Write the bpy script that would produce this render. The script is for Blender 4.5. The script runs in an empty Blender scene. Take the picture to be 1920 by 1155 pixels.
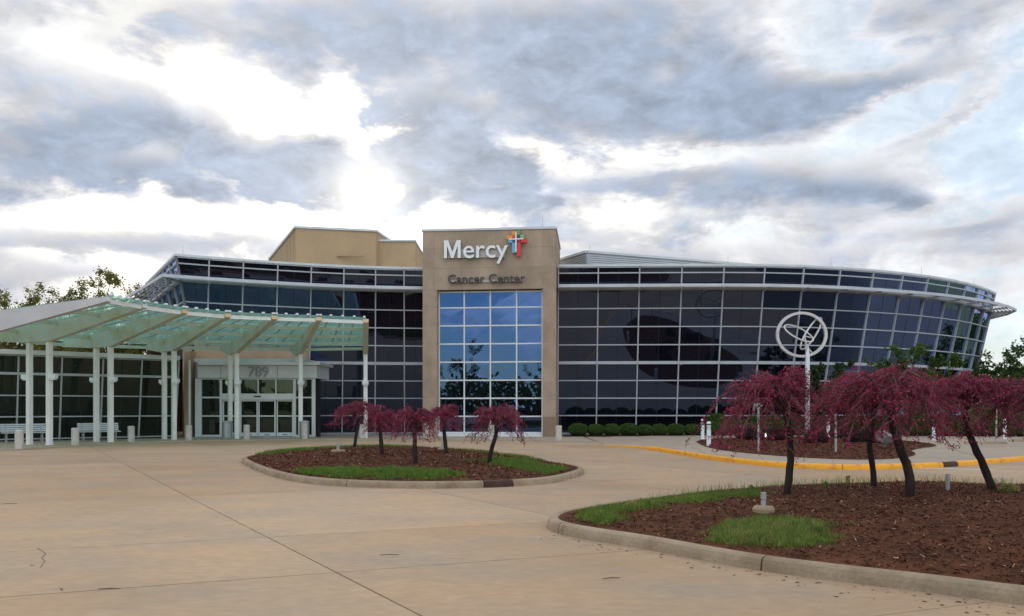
import bpy, math, random
import numpy as np
from mathutils import Vector, Matrix, noise as mnoise

random.seed(7)
rng = np.random.default_rng(7)
C = bpy.context.scene.collection
SC = bpy.context.scene

# ------------------------------------------------------------------ camera
F, CX, HY, EYE = 1550.0, 960.0, 765.0, 1.65
cam_d = bpy.data.cameras.new('camera')
cam = bpy.data.objects.new('camera', cam_d); C.objects.link(cam)
cam.location = (0, 0, EYE); cam.rotation_euler = (math.radians(90), 0, 0)
cam_d.sensor_width = 36; cam_d.lens = F * 36 / 1920
cam_d.shift_y = (HY - 577.5) / 1920
cam_d.clip_end = 3000; cam_d.clip_start = 0.1
SC.camera = cam

def P(px, py, Y):            # photo pixel at depth Y
    return Vector(((px - CX) / F * Y, Y, EYE + (HY - py) / F * Y))
def G(px, py, z=0.0):        # photo pixel on the level z
    Y = (EYE - z) * F / (py - HY)
    return ((px - CX) / F * Y, Y)

# ------------------------------------------------------------------ world
SUN_EL, SUN_AZ = 14.3, -9.9      # degrees; azimuth from +Y towards +X
SUN_DIR = Vector((math.sin(math.radians(SUN_AZ)) * math.cos(math.radians(SUN_EL)),
                  math.cos(math.radians(SUN_AZ)) * math.cos(math.radians(SUN_EL)), math.sin(math.radians(SUN_EL))))
world = bpy.data.worlds.new('World'); SC.world = world; world.use_nodes = True
def build_world():
    nt = world.node_tree; nt.nodes.clear(); L = nt.links
    def n(t, **k):
        x = nt.nodes.new(t)
        for a, b in k.items(): setattr(x, a, b)
        return x
    def m(op, a, b=None, c=None, clamp=False):
        x = n('ShaderNodeMath', operation=op, use_clamp=clamp)
        for i, v in enumerate((a, b, c)):
            if v is None: continue
            if isinstance(v, (int, float)): x.inputs[i].default_value = v
            else: L.new(v, x.inputs[i])
        return x.outputs[0]
    def sstep(v, lo, hi):
        x = n('ShaderNodeMapRange', interpolation_type='SMOOTHSTEP')
        L.new(v, x.inputs['Value']); x.inputs['From Min'].default_value = lo; x.inputs['From Max'].default_value = hi
        return x.outputs['Result']
    def mix(f, a, b):
        x = n('ShaderNodeMix', data_type='RGBA')
        if isinstance(f, (int, float)): x.inputs['Factor'].default_value = f
        else: L.new(f, x.inputs['Factor'])
        for nm, v in ((6, a), (7, b)):
            if isinstance(v, tuple): x.inputs[nm].default_value = (*v, 1)
            else: L.new(v, x.inputs[nm])
        return x.outputs[2]
    def scale(c, f):
        x = n('ShaderNodeVectorMath', operation='SCALE'); L.new(c, x.inputs[0])
        if isinstance(f, (int, float)): x.inputs['Scale'].default_value = f
        else: L.new(f, x.inputs['Scale'])
        return x.outputs[0]
    def addv(a, b):
        x = n('ShaderNodeVectorMath', operation='ADD'); L.new(a, x.inputs[0]); L.new(b, x.inputs[1]); return x.outputs[0]
    tc = n('ShaderNodeTexCoord'); sep = n('ShaderNodeSeparateXYZ'); L.new(tc.outputs['Generated'], sep.inputs[0])
    X, Y, Z = sep.outputs
    zc = m('MAXIMUM', Z, 0.0)
    den = m('ADD', zc, 0.30)
    cx = m('DIVIDE', X, den); cy = m('DIVIDE', Y, den)
    comb = n('ShaderNodeCombineXYZ'); L.new(cx, comb.inputs[0]); L.new(cy, comb.inputs[1]); comb.inputs[2].default_value = 3.3
    def noise(sc, det, rough, dist, off, aniso=None):
        x = n('ShaderNodeTexNoise'); x.inputs['Scale'].default_value = sc; x.inputs['Detail'].default_value = det
        x.inputs['Roughness'].default_value = rough; x.inputs['Distortion'].default_value = dist
        mp = n('ShaderNodeMapping'); mp.inputs['Location'].default_value = off; mp.inputs['Rotation'].default_value = (0, 0, 0.35)
        mp.inputs['Scale'].default_value = (1.0, 1.25, 1)
        if aniso: mp.inputs['Scale'].default_value = aniso; mp.inputs['Rotation'].default_value = (0, 0.12, 0)
        L.new(tc.outputs['Generated'] if aniso else comb.outputs[0], mp.inputs[0]); L.new(mp.outputs[0], x.inputs['Vector'])
        return x.outputs['Fac']
    n1 = noise(1.0, 9, 0.60, 0.25, (1.3, 4.1, 0), (6.5, 6.5, 14.0))
    n2 = noise(1.0, 8, 0.62, 0.3, (7.3, 2.1, 1.0), (19.0, 19.0, 36.0))
    n3 = noise(0.6, 4, 0.5, 0.1, (2.3, 9.1, 2.0))
    # the cloud banks where they stand: gnomonic coordinates about the viewing direction
    ys = m('MAXIMUM', Y, 0.05)
    u = m('DIVIDE', X, ys); v = m('DIVIDE', Z, ys)
    # domain warp so that the banks get ragged borders
    u = m('ADD', u, m('MULTIPLY', m('SUBTRACT', n2, 0.5), 0.16))
    v = m('ADD', v, m('MULTIPLY', m('SUBTRACT', n1, 0.5), 0.12))
    front = sstep(Y, 0.05, 0.4)
    BL = [  # px, py, rx, ry, tilt, amp   (positive = cloud, negative = gap)
        (165, 25, 70, 50, 0, -.30), (120, 95, 130, 26, -12, -.24), (330, 135, 140, 30, -10, -.24),
        (490, 222, 130, 50, -20, -.44), (655, 195, 36, 78, 25, -.55), (540, 262, 70, 24, -15, -.12),
        (200, 395, 330, 32, 0, -.34), (690, 366, 42, 26, 0, -.75), (560, 400, 240, 30, 0, -.35), (900, 420, 260, 36, 0, -.30),
        (1040, 302, 120, 24, -5, -.48), (1290, 298, 130, 15, 4, -.42), (1110, 375, 90, 30, -15, -.25),
        (1610, 88, 130, 36, 5, -.60), (1560, 60, 60, 40, 0, -.2), (1700, 205, 80, 34, 25, -.5), (1880, 245, 110, 70, 25, -.45),
        (1620, 265, 90, 20, 20, -.2), (1700, 420, 120, 16, 12, -.2), (1830, 355, 120, 28, 10, -.26), (1400, 450, 260, 18, 0, -.12),
        (430, 330, 60, 14, -35, -.3), (100, 480, 120, 12, -8, -.2), (1900, 60, 50, 40, 0, -.2),
        (620, 60, 300, 70, 0, .30), (950, 90, 330, 95, 0, .27), (1250, 60, 200, 100, 0, .26), (40, 40, 90, 50, 0, .22), (330, 60, 90, 40, -20, .18),
        (150, 215, 200, 62, -10, .34), (350, 250, 110, 40, -15, .28), (60, 285, 140, 45, 0, .25), (330, 345, 140, 28, -5, .46), (120, 335, 150, 22, 0, .2),
        (600, 325, 100, 42, -15, 1.35), (520, 350, 60, 20, -20, .60), (860, 325, 130, 55, -8, .85), (745, 398, 60, 24, 5, 1.15), (810, 250, 95, 50, -20, .60), (420, 210, 50, 20, -20, .16),
        (1020, 225, 150, 60, -5, .3), (1350, 215, 250, 60, 12, .29), (1130, 160, 200, 60, 5, .2), (1640, 165, 190, 36, 12, .34), (1760, 60, 150, 40, 5, .2),
        (1330, 355, 260, 44, -3, .40), (1640, 350, 150, 18, -3, .34), (1790, 210, 90, 20, 28, .22), (1800, 430, 150, 24, 12, .26), (1000, 365, 60, 26, -30, .30),
        (180, 455, 240, 30, 0, .24), (1250, 430, 200, 14, 2, .12), (60, 520, 160, 20, 0, .2), (1750, 480, 220, 22, 4, .22), (1150, 465, 160, 14, 0, .2), (420, 450, 120, 16, 0, .16), (1600, 440, 160, 14, 8, .14), (260, 300, 260, 90, 0, .08), (1350, 420, 300, 30, 0, .10),
    ]
    total = None
    for (px, py, rx, ry, ang, amp) in BL:
        u0, v0 = (px - CX) / F, (HY - py) / F
        a = math.radians(ang); ca, sa = math.cos(a), math.sin(a)
        du = m('SUBTRACT', u, u0); dv = m('SUBTRACT', v, v0)
        p = m('MULTIPLY', m('ADD', m('MULTIPLY', du, ca), m('MULTIPLY', dv, sa)), F / rx)
        q = m('MULTIPLY', m('SUBTRACT', m('MULTIPLY', dv, ca), m('MULTIPLY', du, sa)), F / ry)
        r2 = m('ADD', m('MULTIPLY', p, p), m('MULTIPLY', q, q))
        g = m('MULTIPLY', m('EXPONENT', m('MULTIPLY', r2, -0.8)), amp)
        total = g if total is None else m('ADD', total, g)
    total = m('MULTIPLY', total, front)
    back = sstep(Y, 0.35, -0.35)            # towards the east the deck thins out
    nn = m('ADD', m('ADD', m('MULTIPLY', n1, 1.05), m('MULTIPLY', n2, 0.62)), -0.27)
    d = m('ADD', nn, m('MULTIPLY', total, 0.72))
    d = m('ADD', d, m('MULTIPLY', m('MULTIPLY', back, sstep(Z, 0.50, 0.22)), -0.13))
    cover = sstep(d, 0.40, 0.64)
    thick = sstep(d, 0.46, 0.90)
    # proximity to the sun
    dv = n('ShaderNodeVectorMath', operation='DOT_PRODUCT'); L.new(tc.outputs['Generated'], dv.inputs[0]); dv.inputs[1].default_value = SUN_DIR
    dot = m('MAXIMUM', dv.outputs['Value'], 0.0)
    s_wide = m('POWER', dot, 5.0); s_mid = m('POWER', dot, 26.0); s_near = m('POWER', dot, 260.0); s_disc = m('POWER', dot, 1400.0)
    sky = n('ShaderNodeTexSky', sky_type='NISHITA'); sky.sun_disc = False
    sky.sun_elevation = math.radians(SUN_EL); sky.sun_rotation = math.radians(SUN_AZ)
    sky.air_density = 1.0; sky.dust_density = 0.6; sky.ozone_density = 2.0
    blue = scale(sky.outputs[0], 0.14)
    pale = mix(s_wide, (0.43, 0.54, 0.68), (0.76, 0.69, 0.56))
    pale = scale(pale, m('ADD', 0.93, m('MULTIPLY', m('SUBTRACT', n2, 0.5), 1.1)))
    gap = mix(m('MULTIPLY', sstep(Y, -0.5, 0.5), 0.75), blue, pale)
    cloudc = mix(thick, (0.70, 0.69, 0.70), (0.285, 0.345, 0.45))
    tex = m('ADD', 0.86, m('MULTIPLY', m('SUBTRACT', n2, 0.5), 1.25))
    cloudc = scale(cloudc, tex)
    cloudc = scale(cloudc, m('ADD', 0.96, m('MULTIPLY', s_mid, 0.20)))
    cloudc = scale(cloudc, m('ADD', 1.0, m('MULTIPLY', sstep(Y, 0.15, -0.45), 1.5)))     # unseen front-lit clouds, brightened to fill the walls facing the viewer
    warm = n('ShaderNodeRGB'); warm.outputs[0].default_value = (1.0, 0.86, 0.62, 1)
    # low cloud towards the horizon is creamy
    lowf = m('MULTIPLY', sstep(Z, 0.26, 0.02), 0.35)
    cloudc = mix(lowf, cloudc, (0.66, 0.60, 0.57))
    cloudc = mix(m('MULTIPLY', s_mid, 0.12), cloudc, (0.74, 0.64, 0.49))
    col = mix(cover, gap, cloudc)
    glow = scale(warm.outputs[0], m('ADD', m('MULTIPLY', m('ADD', m('MULTIPLY', s_near, 0.50), m('MULTIPLY', s_mid, 0.10)), m('SUBTRACT', 1.0, m('MULTIPLY', cover, 0.86))), m('MULTIPLY', s_disc, 0.5)))
    col = addv(col, glow)
    # below the horizon: dull ground bounce
    col = mix(sstep(Z, -0.01, -0.06), col, (0.10, 0.10, 0.09))
    bg = n('ShaderNodeBackground'); L.new(col, bg.inputs['Color']); bg.inputs['Strength'].default_value = 1.0
    out = n('ShaderNodeOutputWorld'); L.new(bg.outputs[0], out.inputs['Surface'])
build_world()
world.cycles.sampling_method = 'MANUAL'; world.cycles.sample_map_resolution = 512

sun_d = bpy.data.lights.new('sun', 'SUN'); sun_d.energy = 1.3; sun_d.angle = math.radians(14); sun_d.color = (1.0, 0.86, 0.66)
sun = bpy.data.objects.new('sun', sun_d); C.objects.link(sun)
sun.rotation_euler = (-SUN_DIR).to_track_quat('-Z', 'Y').to_euler(); sun.location = (0, 0, 60)
SC.view_settings.view_transform = 'Standard'; SC.view_settings.look = 'None'
SC.view_settings.exposure = 0.60; SC.view_settings.gamma = 1.0; SC.view_settings.use_curve_mapping = False

# ------------------------------------------------------------------ materials
def mat(name, col, rough=0.7, var=0.15, vscale=1.5, col2=None, bump=0.0, bscale=40.0, metal=0.0, fine=0.0, fscale=60.0,
        rnd=0.0, spec=0.5, trans=0.0, stretch=None, lo=0.35, hi=0.65):
    mt = bpy.data.materials.new(name); mt.use_nodes = True
    nt = mt.node_tree; L = nt.links; b = nt.nodes['Principled BSDF']
    b.inputs['Roughness'].default_value = rough; b.inputs['Metallic'].default_value = metal
    b.inputs['Specular IOR Level'].default_value = spec
    tc = nt.nodes.new('ShaderNodeTexCoord'); src = tc.outputs['Object']
    if stretch:
        mp = nt.nodes.new('ShaderNodeMapping'); mp.inputs['Scale'].default_value = stretch; L.new(src, mp.inputs[0]); src = mp.outputs[0]
    def ns(s, d=5):
        x = nt.nodes.new('ShaderNodeTexNoise'); x.inputs['Scale'].default_value = s; x.inputs['Detail'].default_value = d
        x.inputs['Roughness'].default_value = 0.6; L.new(src, x.inputs['Vector']); return x.outputs['Fac']
    c2 = col2 or tuple(max(0, c * (1 - var)) for c in col); c1 = col if col2 else tuple(c * (1 + var) for c in col)
    mr = nt.nodes.new('ShaderNodeMapRange'); L.new(ns(vscale), mr.inputs[0]); mr.inputs[1].default_value = lo; mr.inputs[2].default_value = hi
    mx = nt.nodes.new('ShaderNodeMix'); mx.data_type = 'RGBA'; L.new(mr.outputs[0], mx.inputs['Factor'])
    mx.inputs[6].default_value = (*c1, 1); mx.inputs[7].default_value = (*c2, 1)
    cur = mx.outputs[2]
    def mul(cur, fac_out, lo_, hi_, a=0.3, bb=0.7):
        r = nt.nodes.new('ShaderNodeMapRange'); L.new(fac_out, r.inputs[0]); r.inputs[1].default_value = a; r.inputs[2].default_value = bb
        r.inputs[3].default_value = lo_; r.inputs[4].default_value = hi_
        v = nt.nodes.new('ShaderNodeVectorMath'); v.operation = 'SCALE'; L.new(cur, v.inputs[0]); L.new(r.outputs[0], v.inputs['Scale'])
        return v.outputs[0]
    if fine: cur = mul(cur, ns(fscale, 3), 1 - fine, 1 + fine)
    if rnd:
        oi = nt.nodes.new('ShaderNodeObjectInfo'); cur = mul(cur, oi.outputs['Random'], 1 - rnd, 1 + rnd, 0, 1)
    L.new(cur, b.inputs['Base Color'])
    if bump:
        bp = nt.nodes.new('ShaderNodeBump'); bp.inputs['Strength'].default_value = bump; bp.inputs['Distance'].default_value = 0.02
        L.new(ns(bscale, 4), bp.inputs['Height']); L.new(bp.outputs[0], b.inputs['Normal'])
    if trans:
        b.inputs['Transmission Weight'].default_value = 0
        tr = nt.nodes.new('ShaderNodeBsdfTranslucent'); L.new(cur, tr.inputs[0])
        ms = nt.nodes.new('ShaderNodeMixShader'); ms.inputs[0].default_value = trans
        o = nt.nodes['Material Output']; L.new(b.outputs[0], ms.inputs[1]); L.new(tr.outputs[0], ms.inputs[2]); L.new(ms.outputs[0], o.inputs[0])
    return mt

def warm_stains(mt, col, sc, lo, hi, amt):
    nt = mt.node_tree; L = nt.links; b = nt.nodes['Principled BSDF']; cur = b.inputs['Base Color'].links[0].from_socket
    ge = nt.nodes.new('ShaderNodeNewGeometry')
    x = nt.nodes.new('ShaderNodeTexNoise'); x.inputs['Scale'].default_value = sc; x.inputs['Detail'].default_value = 7; x.inputs['Roughness'].default_value = .62; L.new(ge.outputs['Position'], x.inputs['Vector'])
    mr = nt.nodes.new('ShaderNodeMapRange'); L.new(x.outputs['Fac'], mr.inputs[0]); mr.inputs[1].default_value = lo; mr.inputs[2].default_value = hi; mr.inputs[4].default_value = amt
    mx = nt.nodes.new('ShaderNodeMix'); mx.data_type = 'RGBA'; L.new(mr.outputs[0], mx.inputs['Factor']); L.new(cur, mx.inputs[6]); mx.inputs[7].default_value = (*col, 1); L.new(mx.outputs[2], b.inputs['Base Color'])
def glass_mat(name, tint, f0, dark=(0.004, 0.004, 0.006), rough=0.015):
    mt = bpy.data.materials.new(name); mt.use_nodes = True
    nt = mt.node_tree; L = nt.links; nt.nodes.remove(nt.nodes['Principled BSDF'])
    o = nt.nodes['Material Output']
    tc = nt.nodes.new('ShaderNodeTexCoord')
    nz = nt.nodes.new('ShaderNodeTexNoise'); nz.inputs['Scale'].default_value = 0.55; nz.inputs['Detail'].default_value = 1; L.new(tc.outputs['Object'], nz.inputs['Vector'])
    bp = nt.nodes.new('ShaderNodeBump'); bp.inputs['Strength'].default_value = 0.10; bp.inputs['Distance'].default_value = 0.02
    L.new(nz.outputs['Fac'], bp.inputs['Height'])
    d = nt.nodes.new('ShaderNodeBsdfDiffuse'); d.inputs[0].default_value = (*dark, 1)
    g = nt.nodes.new('ShaderNodeBsdfGlossy'); g.inputs[0].default_value = (*tint, 1); g.inputs['Roughness'].default_value = rough
    L.new(bp.outputs[0], g.inputs['Normal'])
    fr = nt.nodes.new('ShaderNodeFresnel'); fr.inputs[0].default_value = 1.45
    ad = nt.nodes.new('ShaderNodeMath'); ad.operation = 'ADD'; ad.use_clamp = True; ad.inputs[1].default_value = f0 - 0.017
    hf = nt.nodes.new('ShaderNodeMath'); hf.operation = 'MULTIPLY'; hf.inputs[1].default_value = 0.5; L.new(fr.outputs[0], hf.inputs[0]); L.new(hf.outputs[0], ad.inputs[0])
    ms = nt.nodes.new('ShaderNodeMixShader'); L.new(ad.outputs[0], ms.inputs[0]); L.new(d.outputs[0], ms.inputs[1]); L.new(g.outputs[0], ms.inputs[2]); L.new(ms.outputs[0], o.inputs[0])
    return mt

M = {}
M['concrete'] = mat('concrete_paving', (0.47, 0.315, 0.188), 0.85, vscale=0.42, col2=(0.365, 0.285, 0.20), fine=0.09, fscale=5, rnd=0.08, bump=0.15, bscale=55, spec=0.25, stretch=(1, 1.8, 1))
warm_stains(M['concrete'], (0.40, 0.235, 0.11), 0.16, .50, .72, .7); warm_stains(M['concrete'], (0.26, 0.215, 0.16), 0.33, .54, .75, .6); warm_stains(M['concrete'], (0.53, 0.43, 0.31), 1.3, .58, .8, .5); warm_stains(M['concrete'], (0.20, 0.16, 0.12), 6.0, .66, .74, .35)
M['asphalt'] = mat('asphalt', (0.065, 0.062, 0.060), 0.9, vscale=.6, var=.2, fine=.15, fscale=12)
M['joint'] = mat('joint_filler', (0.21, 0.165, 0.12), 0.9, vscale=3)
M['plaza'] = mat('plaza_concrete', (0.42, 0.34, 0.25), 0.85, vscale=0.5, col2=(0.34, 0.285, 0.22), fine=0.06, fscale=9, bump=0.12, spec=0.25)
M['kerb'] = mat('kerb_concrete', (0.38, 0.295, 0.20), 0.9, vscale=2.2, col2=(0.27, 0.20, 0.13), fine=0.12, fscale=30, bump=0.3, rnd=0.06, spec=0.2)
M['yellow'] = mat('yellow_paint', (0.88, 0.38, 0.012), 0.6, vscale=2.6, col2=(0.42, 0.19, 0.03), fine=0.12, fscale=14, lo=.52, hi=.74, stretch=(1,1,3))
M['yellow_worn'] = mat('worn_yellow', (0.45, 0.22, 0.03), 0.7, vscale=2, col2=(0.30, 0.16, 0.04))
M['inlet'] = mat('rusty_inlet', (0.055, 0.018, 0.010), 0.7, vscale=6, var=0.4)
M['white_line'] = mat('white_line', (0.78, 0.78, 0.76), 0.7, var=0.06)
M['mulch'] = mat('mulch', (0.130, 0.050, 0.023), 0.95, vscale=3.0, col2=(0.055, 0.021, 0.012), fine=0.35, fscale=45, bump=0.9, bscale=38, spec=0.15)
M['chip'] = mat('wood_chip', (0.17, 0.060, 0.029), 0.9, vscale=25, col2=(0.055, 0.020, 0.012), spec=0.2)
M['chip_pale'] = mat('pale_wood_chip', (0.42, 0.25, 0.15), 0.9, vscale=25, var=0.35, spec=0.2)
M['grass'] = mat('grass_blade', (0.19, 0.27, 0.045), 0.6, vscale=7, col2=(0.07, 0.16, 0.02), trans=0.35, spec=0.3)
M['grass_dry'] = mat('dry_grass', (0.34, 0.30, 0.11), 0.7, vscale=7, var=0.3, trans=0.3, spec=0.3)
M['lawn'] = mat('lawn', (0.09, 0.13, 0.03), 0.9, vscale=0.2, col2=(0.06, 0.10, 0.025), fine=0.3, fscale=5)
M['stone'] = mat('stone', (0.44, 0.335, 0.245), 0.85, vscale=0.9, col2=(0.33, 0.25, 0.18), fine=0.07, fscale=22, rnd=0.06, bump=0.12, bscale=30, spec=0.25, stretch=(1, 1, .45))
warm_stains(M['kerb'], (0.12, 0.095, 0.07), 1.7, .55, .75, .55); warm_stains(M['stone'], (0.20, 0.155, 0.115), .8, .52, .75, .5)
M['stone_dark'] = mat('darker_stone', (0.24, 0.165, 0.11), 0.9, vscale=1.5, var=0.12, fine=0.06)  # darker tone for the lowest panel of the right pier
M['stone_joint'] = mat('stone_joint', (0.46, 0.385, 0.30), 0.9)
M['brick'] = mat('tan_brick', (0.46, 0.325, 0.19), 0.9, vscale=0.7, var=0.06, fine=0.06, fscale=14, spec=0.2)
M['tan'] = mat('tan_render', (0.40, 0.29, 0.19), 0.9, var=0.08, spec=0.2)
M['alu'] = mat('pale_aluminium', (0.41, 0.42, 0.43), 0.45, var=0.06, metal=0.0, rnd=0.02)
M['cap'] = mat('metal_cap', (0.58, 0.59, 0.60), 0.4, var=0.06, metal=0.15)
M['shade_metal'] = mat('sunshade_metal', (0.52, 0.53, 0.55), 0.5, var=0.08)
M['dark'] = mat('dark_gasket', (0.012, 0.012, 0.014), 0.6)
M['siding'] = mat('ribbed_siding', (0.50, 0.51, 0.53), 0.5, var=0.05, metal=0.2)
M['roof'] = mat('roof_membrane', (0.35, 0.35, 0.34), 0.8)
M['glass'] = glass_mat('tinted_glass', (0.44, 0.58, 1.0), 0.135, dark=(0.005, 0.006, 0.010))
M['blue_glass'] = glass_mat('blue_mirror_glass', (0.22, 0.40, 0.88), 0.22, rough=0.01)
M['clear'] = glass_mat('clear_dark_glass', (0.70, 0.88, 0.80), 0.05, dark=(0.012, 0.014, 0.011))
M['white_frame'] = mat('white_frame', (0.66, 0.67, 0.66), 0.45, var=0.04)
M['fascia'] = mat('white_fascia', (0.60, 0.61, 0.61), 0.5, vscale=0.8, var=0.06)
M['white_steel'] = mat('white_steel', (0.80, 0.79, 0.76), 0.5, vscale=1.4, col2=(0.68, 0.68, 0.58), lo=.45, hi=.75)
M['shaded_steel'] = mat('shaded_canopy_steel', (0.50, 0.56, 0.48), 0.55, vscale=1.1, col2=(0.44, 0.43, 0.24), lo=.45, hi=.72)  # white steel made darker and greener: beam shading put into the colour
M['gray_fascia'] = mat('gray_fascia', (0.50, 0.49, 0.49), 0.55, vscale=.8, var=.08)
M['beam_end'] = mat('rusty_beam_end', (0.80, 0.45, 0.16), 0.6, vscale=9, col2=(0.74, 0.60, 0.40))
M['bollard'] = mat('bollard_concrete', (0.50, 0.47, 0.42), 0.85, vscale=5, var=0.10, bump=0.2, bscale=60)
M['steel'] = mat('brushed_steel', (0.42, 0.44, 0.45), 0.35, vscale=3, var=0.12, metal=0.7, stretch=(6, 6, .3))
M['white_sign'] = mat('white_letter', (0.80, 0.80, 0.80), 0.4, var=0.02)
M['return'] = mat('letter_return', (0.09, 0.09, 0.10), 0.5)
M['raceway'] = mat('sign_raceway', (0.52, 0.46, 0.43), 0.6, var=0.05)
M['gray_letter'] = mat('dark_gray_letter', (0.045, 0.043, 0.042), 0.5, vscale=4, var=0.25)
M['mid_letter'] = mat('gray_number', (0.27, 0.27, 0.27), 0.4, var=0.05)
for nm, c in dict(orange=(0.80, 0.27, 0.02), red_orange=(0.62, 0.07, 0.02), green=(0.17, 0.28, 0.10), pale_green=(0.27, 0.40, 0.16), teal=(0.025, 0.08, 0.11),
                  sky_blue=(0.13, 0.40, 0.62), navy=(0.01, 0.10, 0.19), red=(0.68, 0.03, 0.035), dark_red=(0.28, 0.015, 0.03)).items():
    M[nm] = mat('sign_' + nm, c, 0.4, var=0.03)
M['bark'] = mat('bark', (0.050, 0.036, 0.030), 0.95, vscale=7, col2=(0.022, 0.016, 0.015), bump=0.9, bscale=30, spec=0.15, stretch=(1, 1, .4))
M['twig'] = mat('twig_bark', (0.19, 0.12, 0.105), 0.85, vscale=4, col2=(0.055, 0.018, 0.022), spec=0.2)
M['blossom'] = mat('magenta_blossom', (0.47, 0.055, 0.135), 0.7, vscale=4.5, col2=(0.17, 0.013, 0.048), trans=0.30, fine=0.45, fscale=30, spec=0.2)
M['boxwood'] = mat('boxwood_leaf', (0.085, 0.15, 0.022), 0.6, vscale=9, col2=(0.035, 0.075, 0.012), trans=0.2, fine=.3, fscale=40, spec=0.3)
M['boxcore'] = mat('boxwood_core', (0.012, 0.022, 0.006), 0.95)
M['plum'] = mat('plum_leaf', (0.075, 0.022, 0.022), 0.7, vscale=9, col2=(0.03, 0.012, 0.012), trans=0.2)
M['leaf_spring'] = mat('spring_leaf', (0.24, 0.22, 0.05), 0.6, vscale=0.9, col2=(0.09, 0.11, 0.022), trans=0.45, spec=0.25)
M['leaf_dark'] = mat('deep_green_leaf', (0.055, 0.11, 0.022), 0.6, vscale=1.3, col2=(0.022, 0.05, 0.012), trans=0.3, spec=0.3)
M['leaf_mid'] = mat('fresh_green_leaf', (0.10, 0.17, 0.03), 0.6, vscale=1.3, col2=(0.045, 0.085, 0.018), trans=0.35, spec=0.3)
M['white_plastic'] = mat('white_housing', (0.78, 0.80, 0.82), 0.4, var=0.03)
M['blue_sign'] = mat('blue_sign', (0.05, 0.17, 0.55), 0.4, var=0.02)
M['galv'] = mat('galvanised_post', (0.36, 0.36, 0.35), 0.5, var=0.12, metal=0.3)
M['debris'] = mat('debris', (0.10, 0.065, 0.04), 0.9, vscale=20, var=0.5)
M['housing'] = mat('flood_housing', (0.15, 0.14, 0.135), .5)
M['lamp_dark'] = mat('lamp_housing', (0.10, 0.095, 0.09), 0.5)
def canopy_glass():
    mt = bpy.data.materials.new('aqua_canopy_glass'); mt.use_nodes = True; nt = mt.node_tree; L = nt.links
    nt.nodes.remove(nt.nodes['Principled BSDF']); o = nt.nodes['Material Output']
    tc = nt.nodes.new('ShaderNodeTexCoord'); nz = nt.nodes.new('ShaderNodeTexNoise'); nz.inputs['Scale'].default_value = 2.2; L.new(tc.outputs['Object'], nz.inputs[0])
    mx = nt.nodes.new('ShaderNodeMix'); mx.data_type = 'RGBA'; L.new(nz.outputs[0], mx.inputs[0]); mx.inputs[6].default_value = (.42, .68, .59, 1); mx.inputs[7].default_value = (.52, .76, .68, 1)
    t = nt.nodes.new('ShaderNodeBsdfTransparent'); t.inputs[0].default_value = (.82, .96, .91, 1)
    tl = nt.nodes.new('ShaderNodeBsdfTranslucent'); L.new(mx.outputs[2], tl.inputs[0])
    df = nt.nodes.new('ShaderNodeBsdfDiffuse'); L.new(mx.outputs[2], df.inputs[0])
    gl = nt.nodes.new('ShaderNodeBsdfGlossy'); gl.inputs['Roughness'].default_value = .05
    a = nt.nodes.new('ShaderNodeMixShader'); a.inputs[0].default_value = .4; L.new(tl.outputs[0], a.inputs[1]); L.new(df.outputs[0], a.inputs[2])
    b = nt.nodes.new('ShaderNodeMixShader'); b.inputs[0].default_value = .34; L.new(t.outputs[0], b.inputs[1]); L.new(a.outputs[0], b.inputs[2])
    c = nt.nodes.new('ShaderNodeMixShader'); c.inputs[0].default_value = .07; L.new(b.outputs[0], c.inputs[1]); L.new(gl.outputs[0], c.inputs[2])
    L.new(c.outputs[0], o.inputs[0]); return mt
M['canopy_glass'] = canopy_glass()
def emit(name, col, s):
    mt = bpy.data.materials.new(name); mt.use_nodes = True
    b = mt.node_tree.nodes['Principled BSDF']; b.inputs['Base Color'].default_value = (*col, 1); b.inputs['Emission Color'].default_value = (*col, 1); b.inputs['Emission Strength'].default_value = s
    return mt
M['lit'] = emit('lit_lamp', (1.0, 0.9, 0.7), 3.0)

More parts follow.
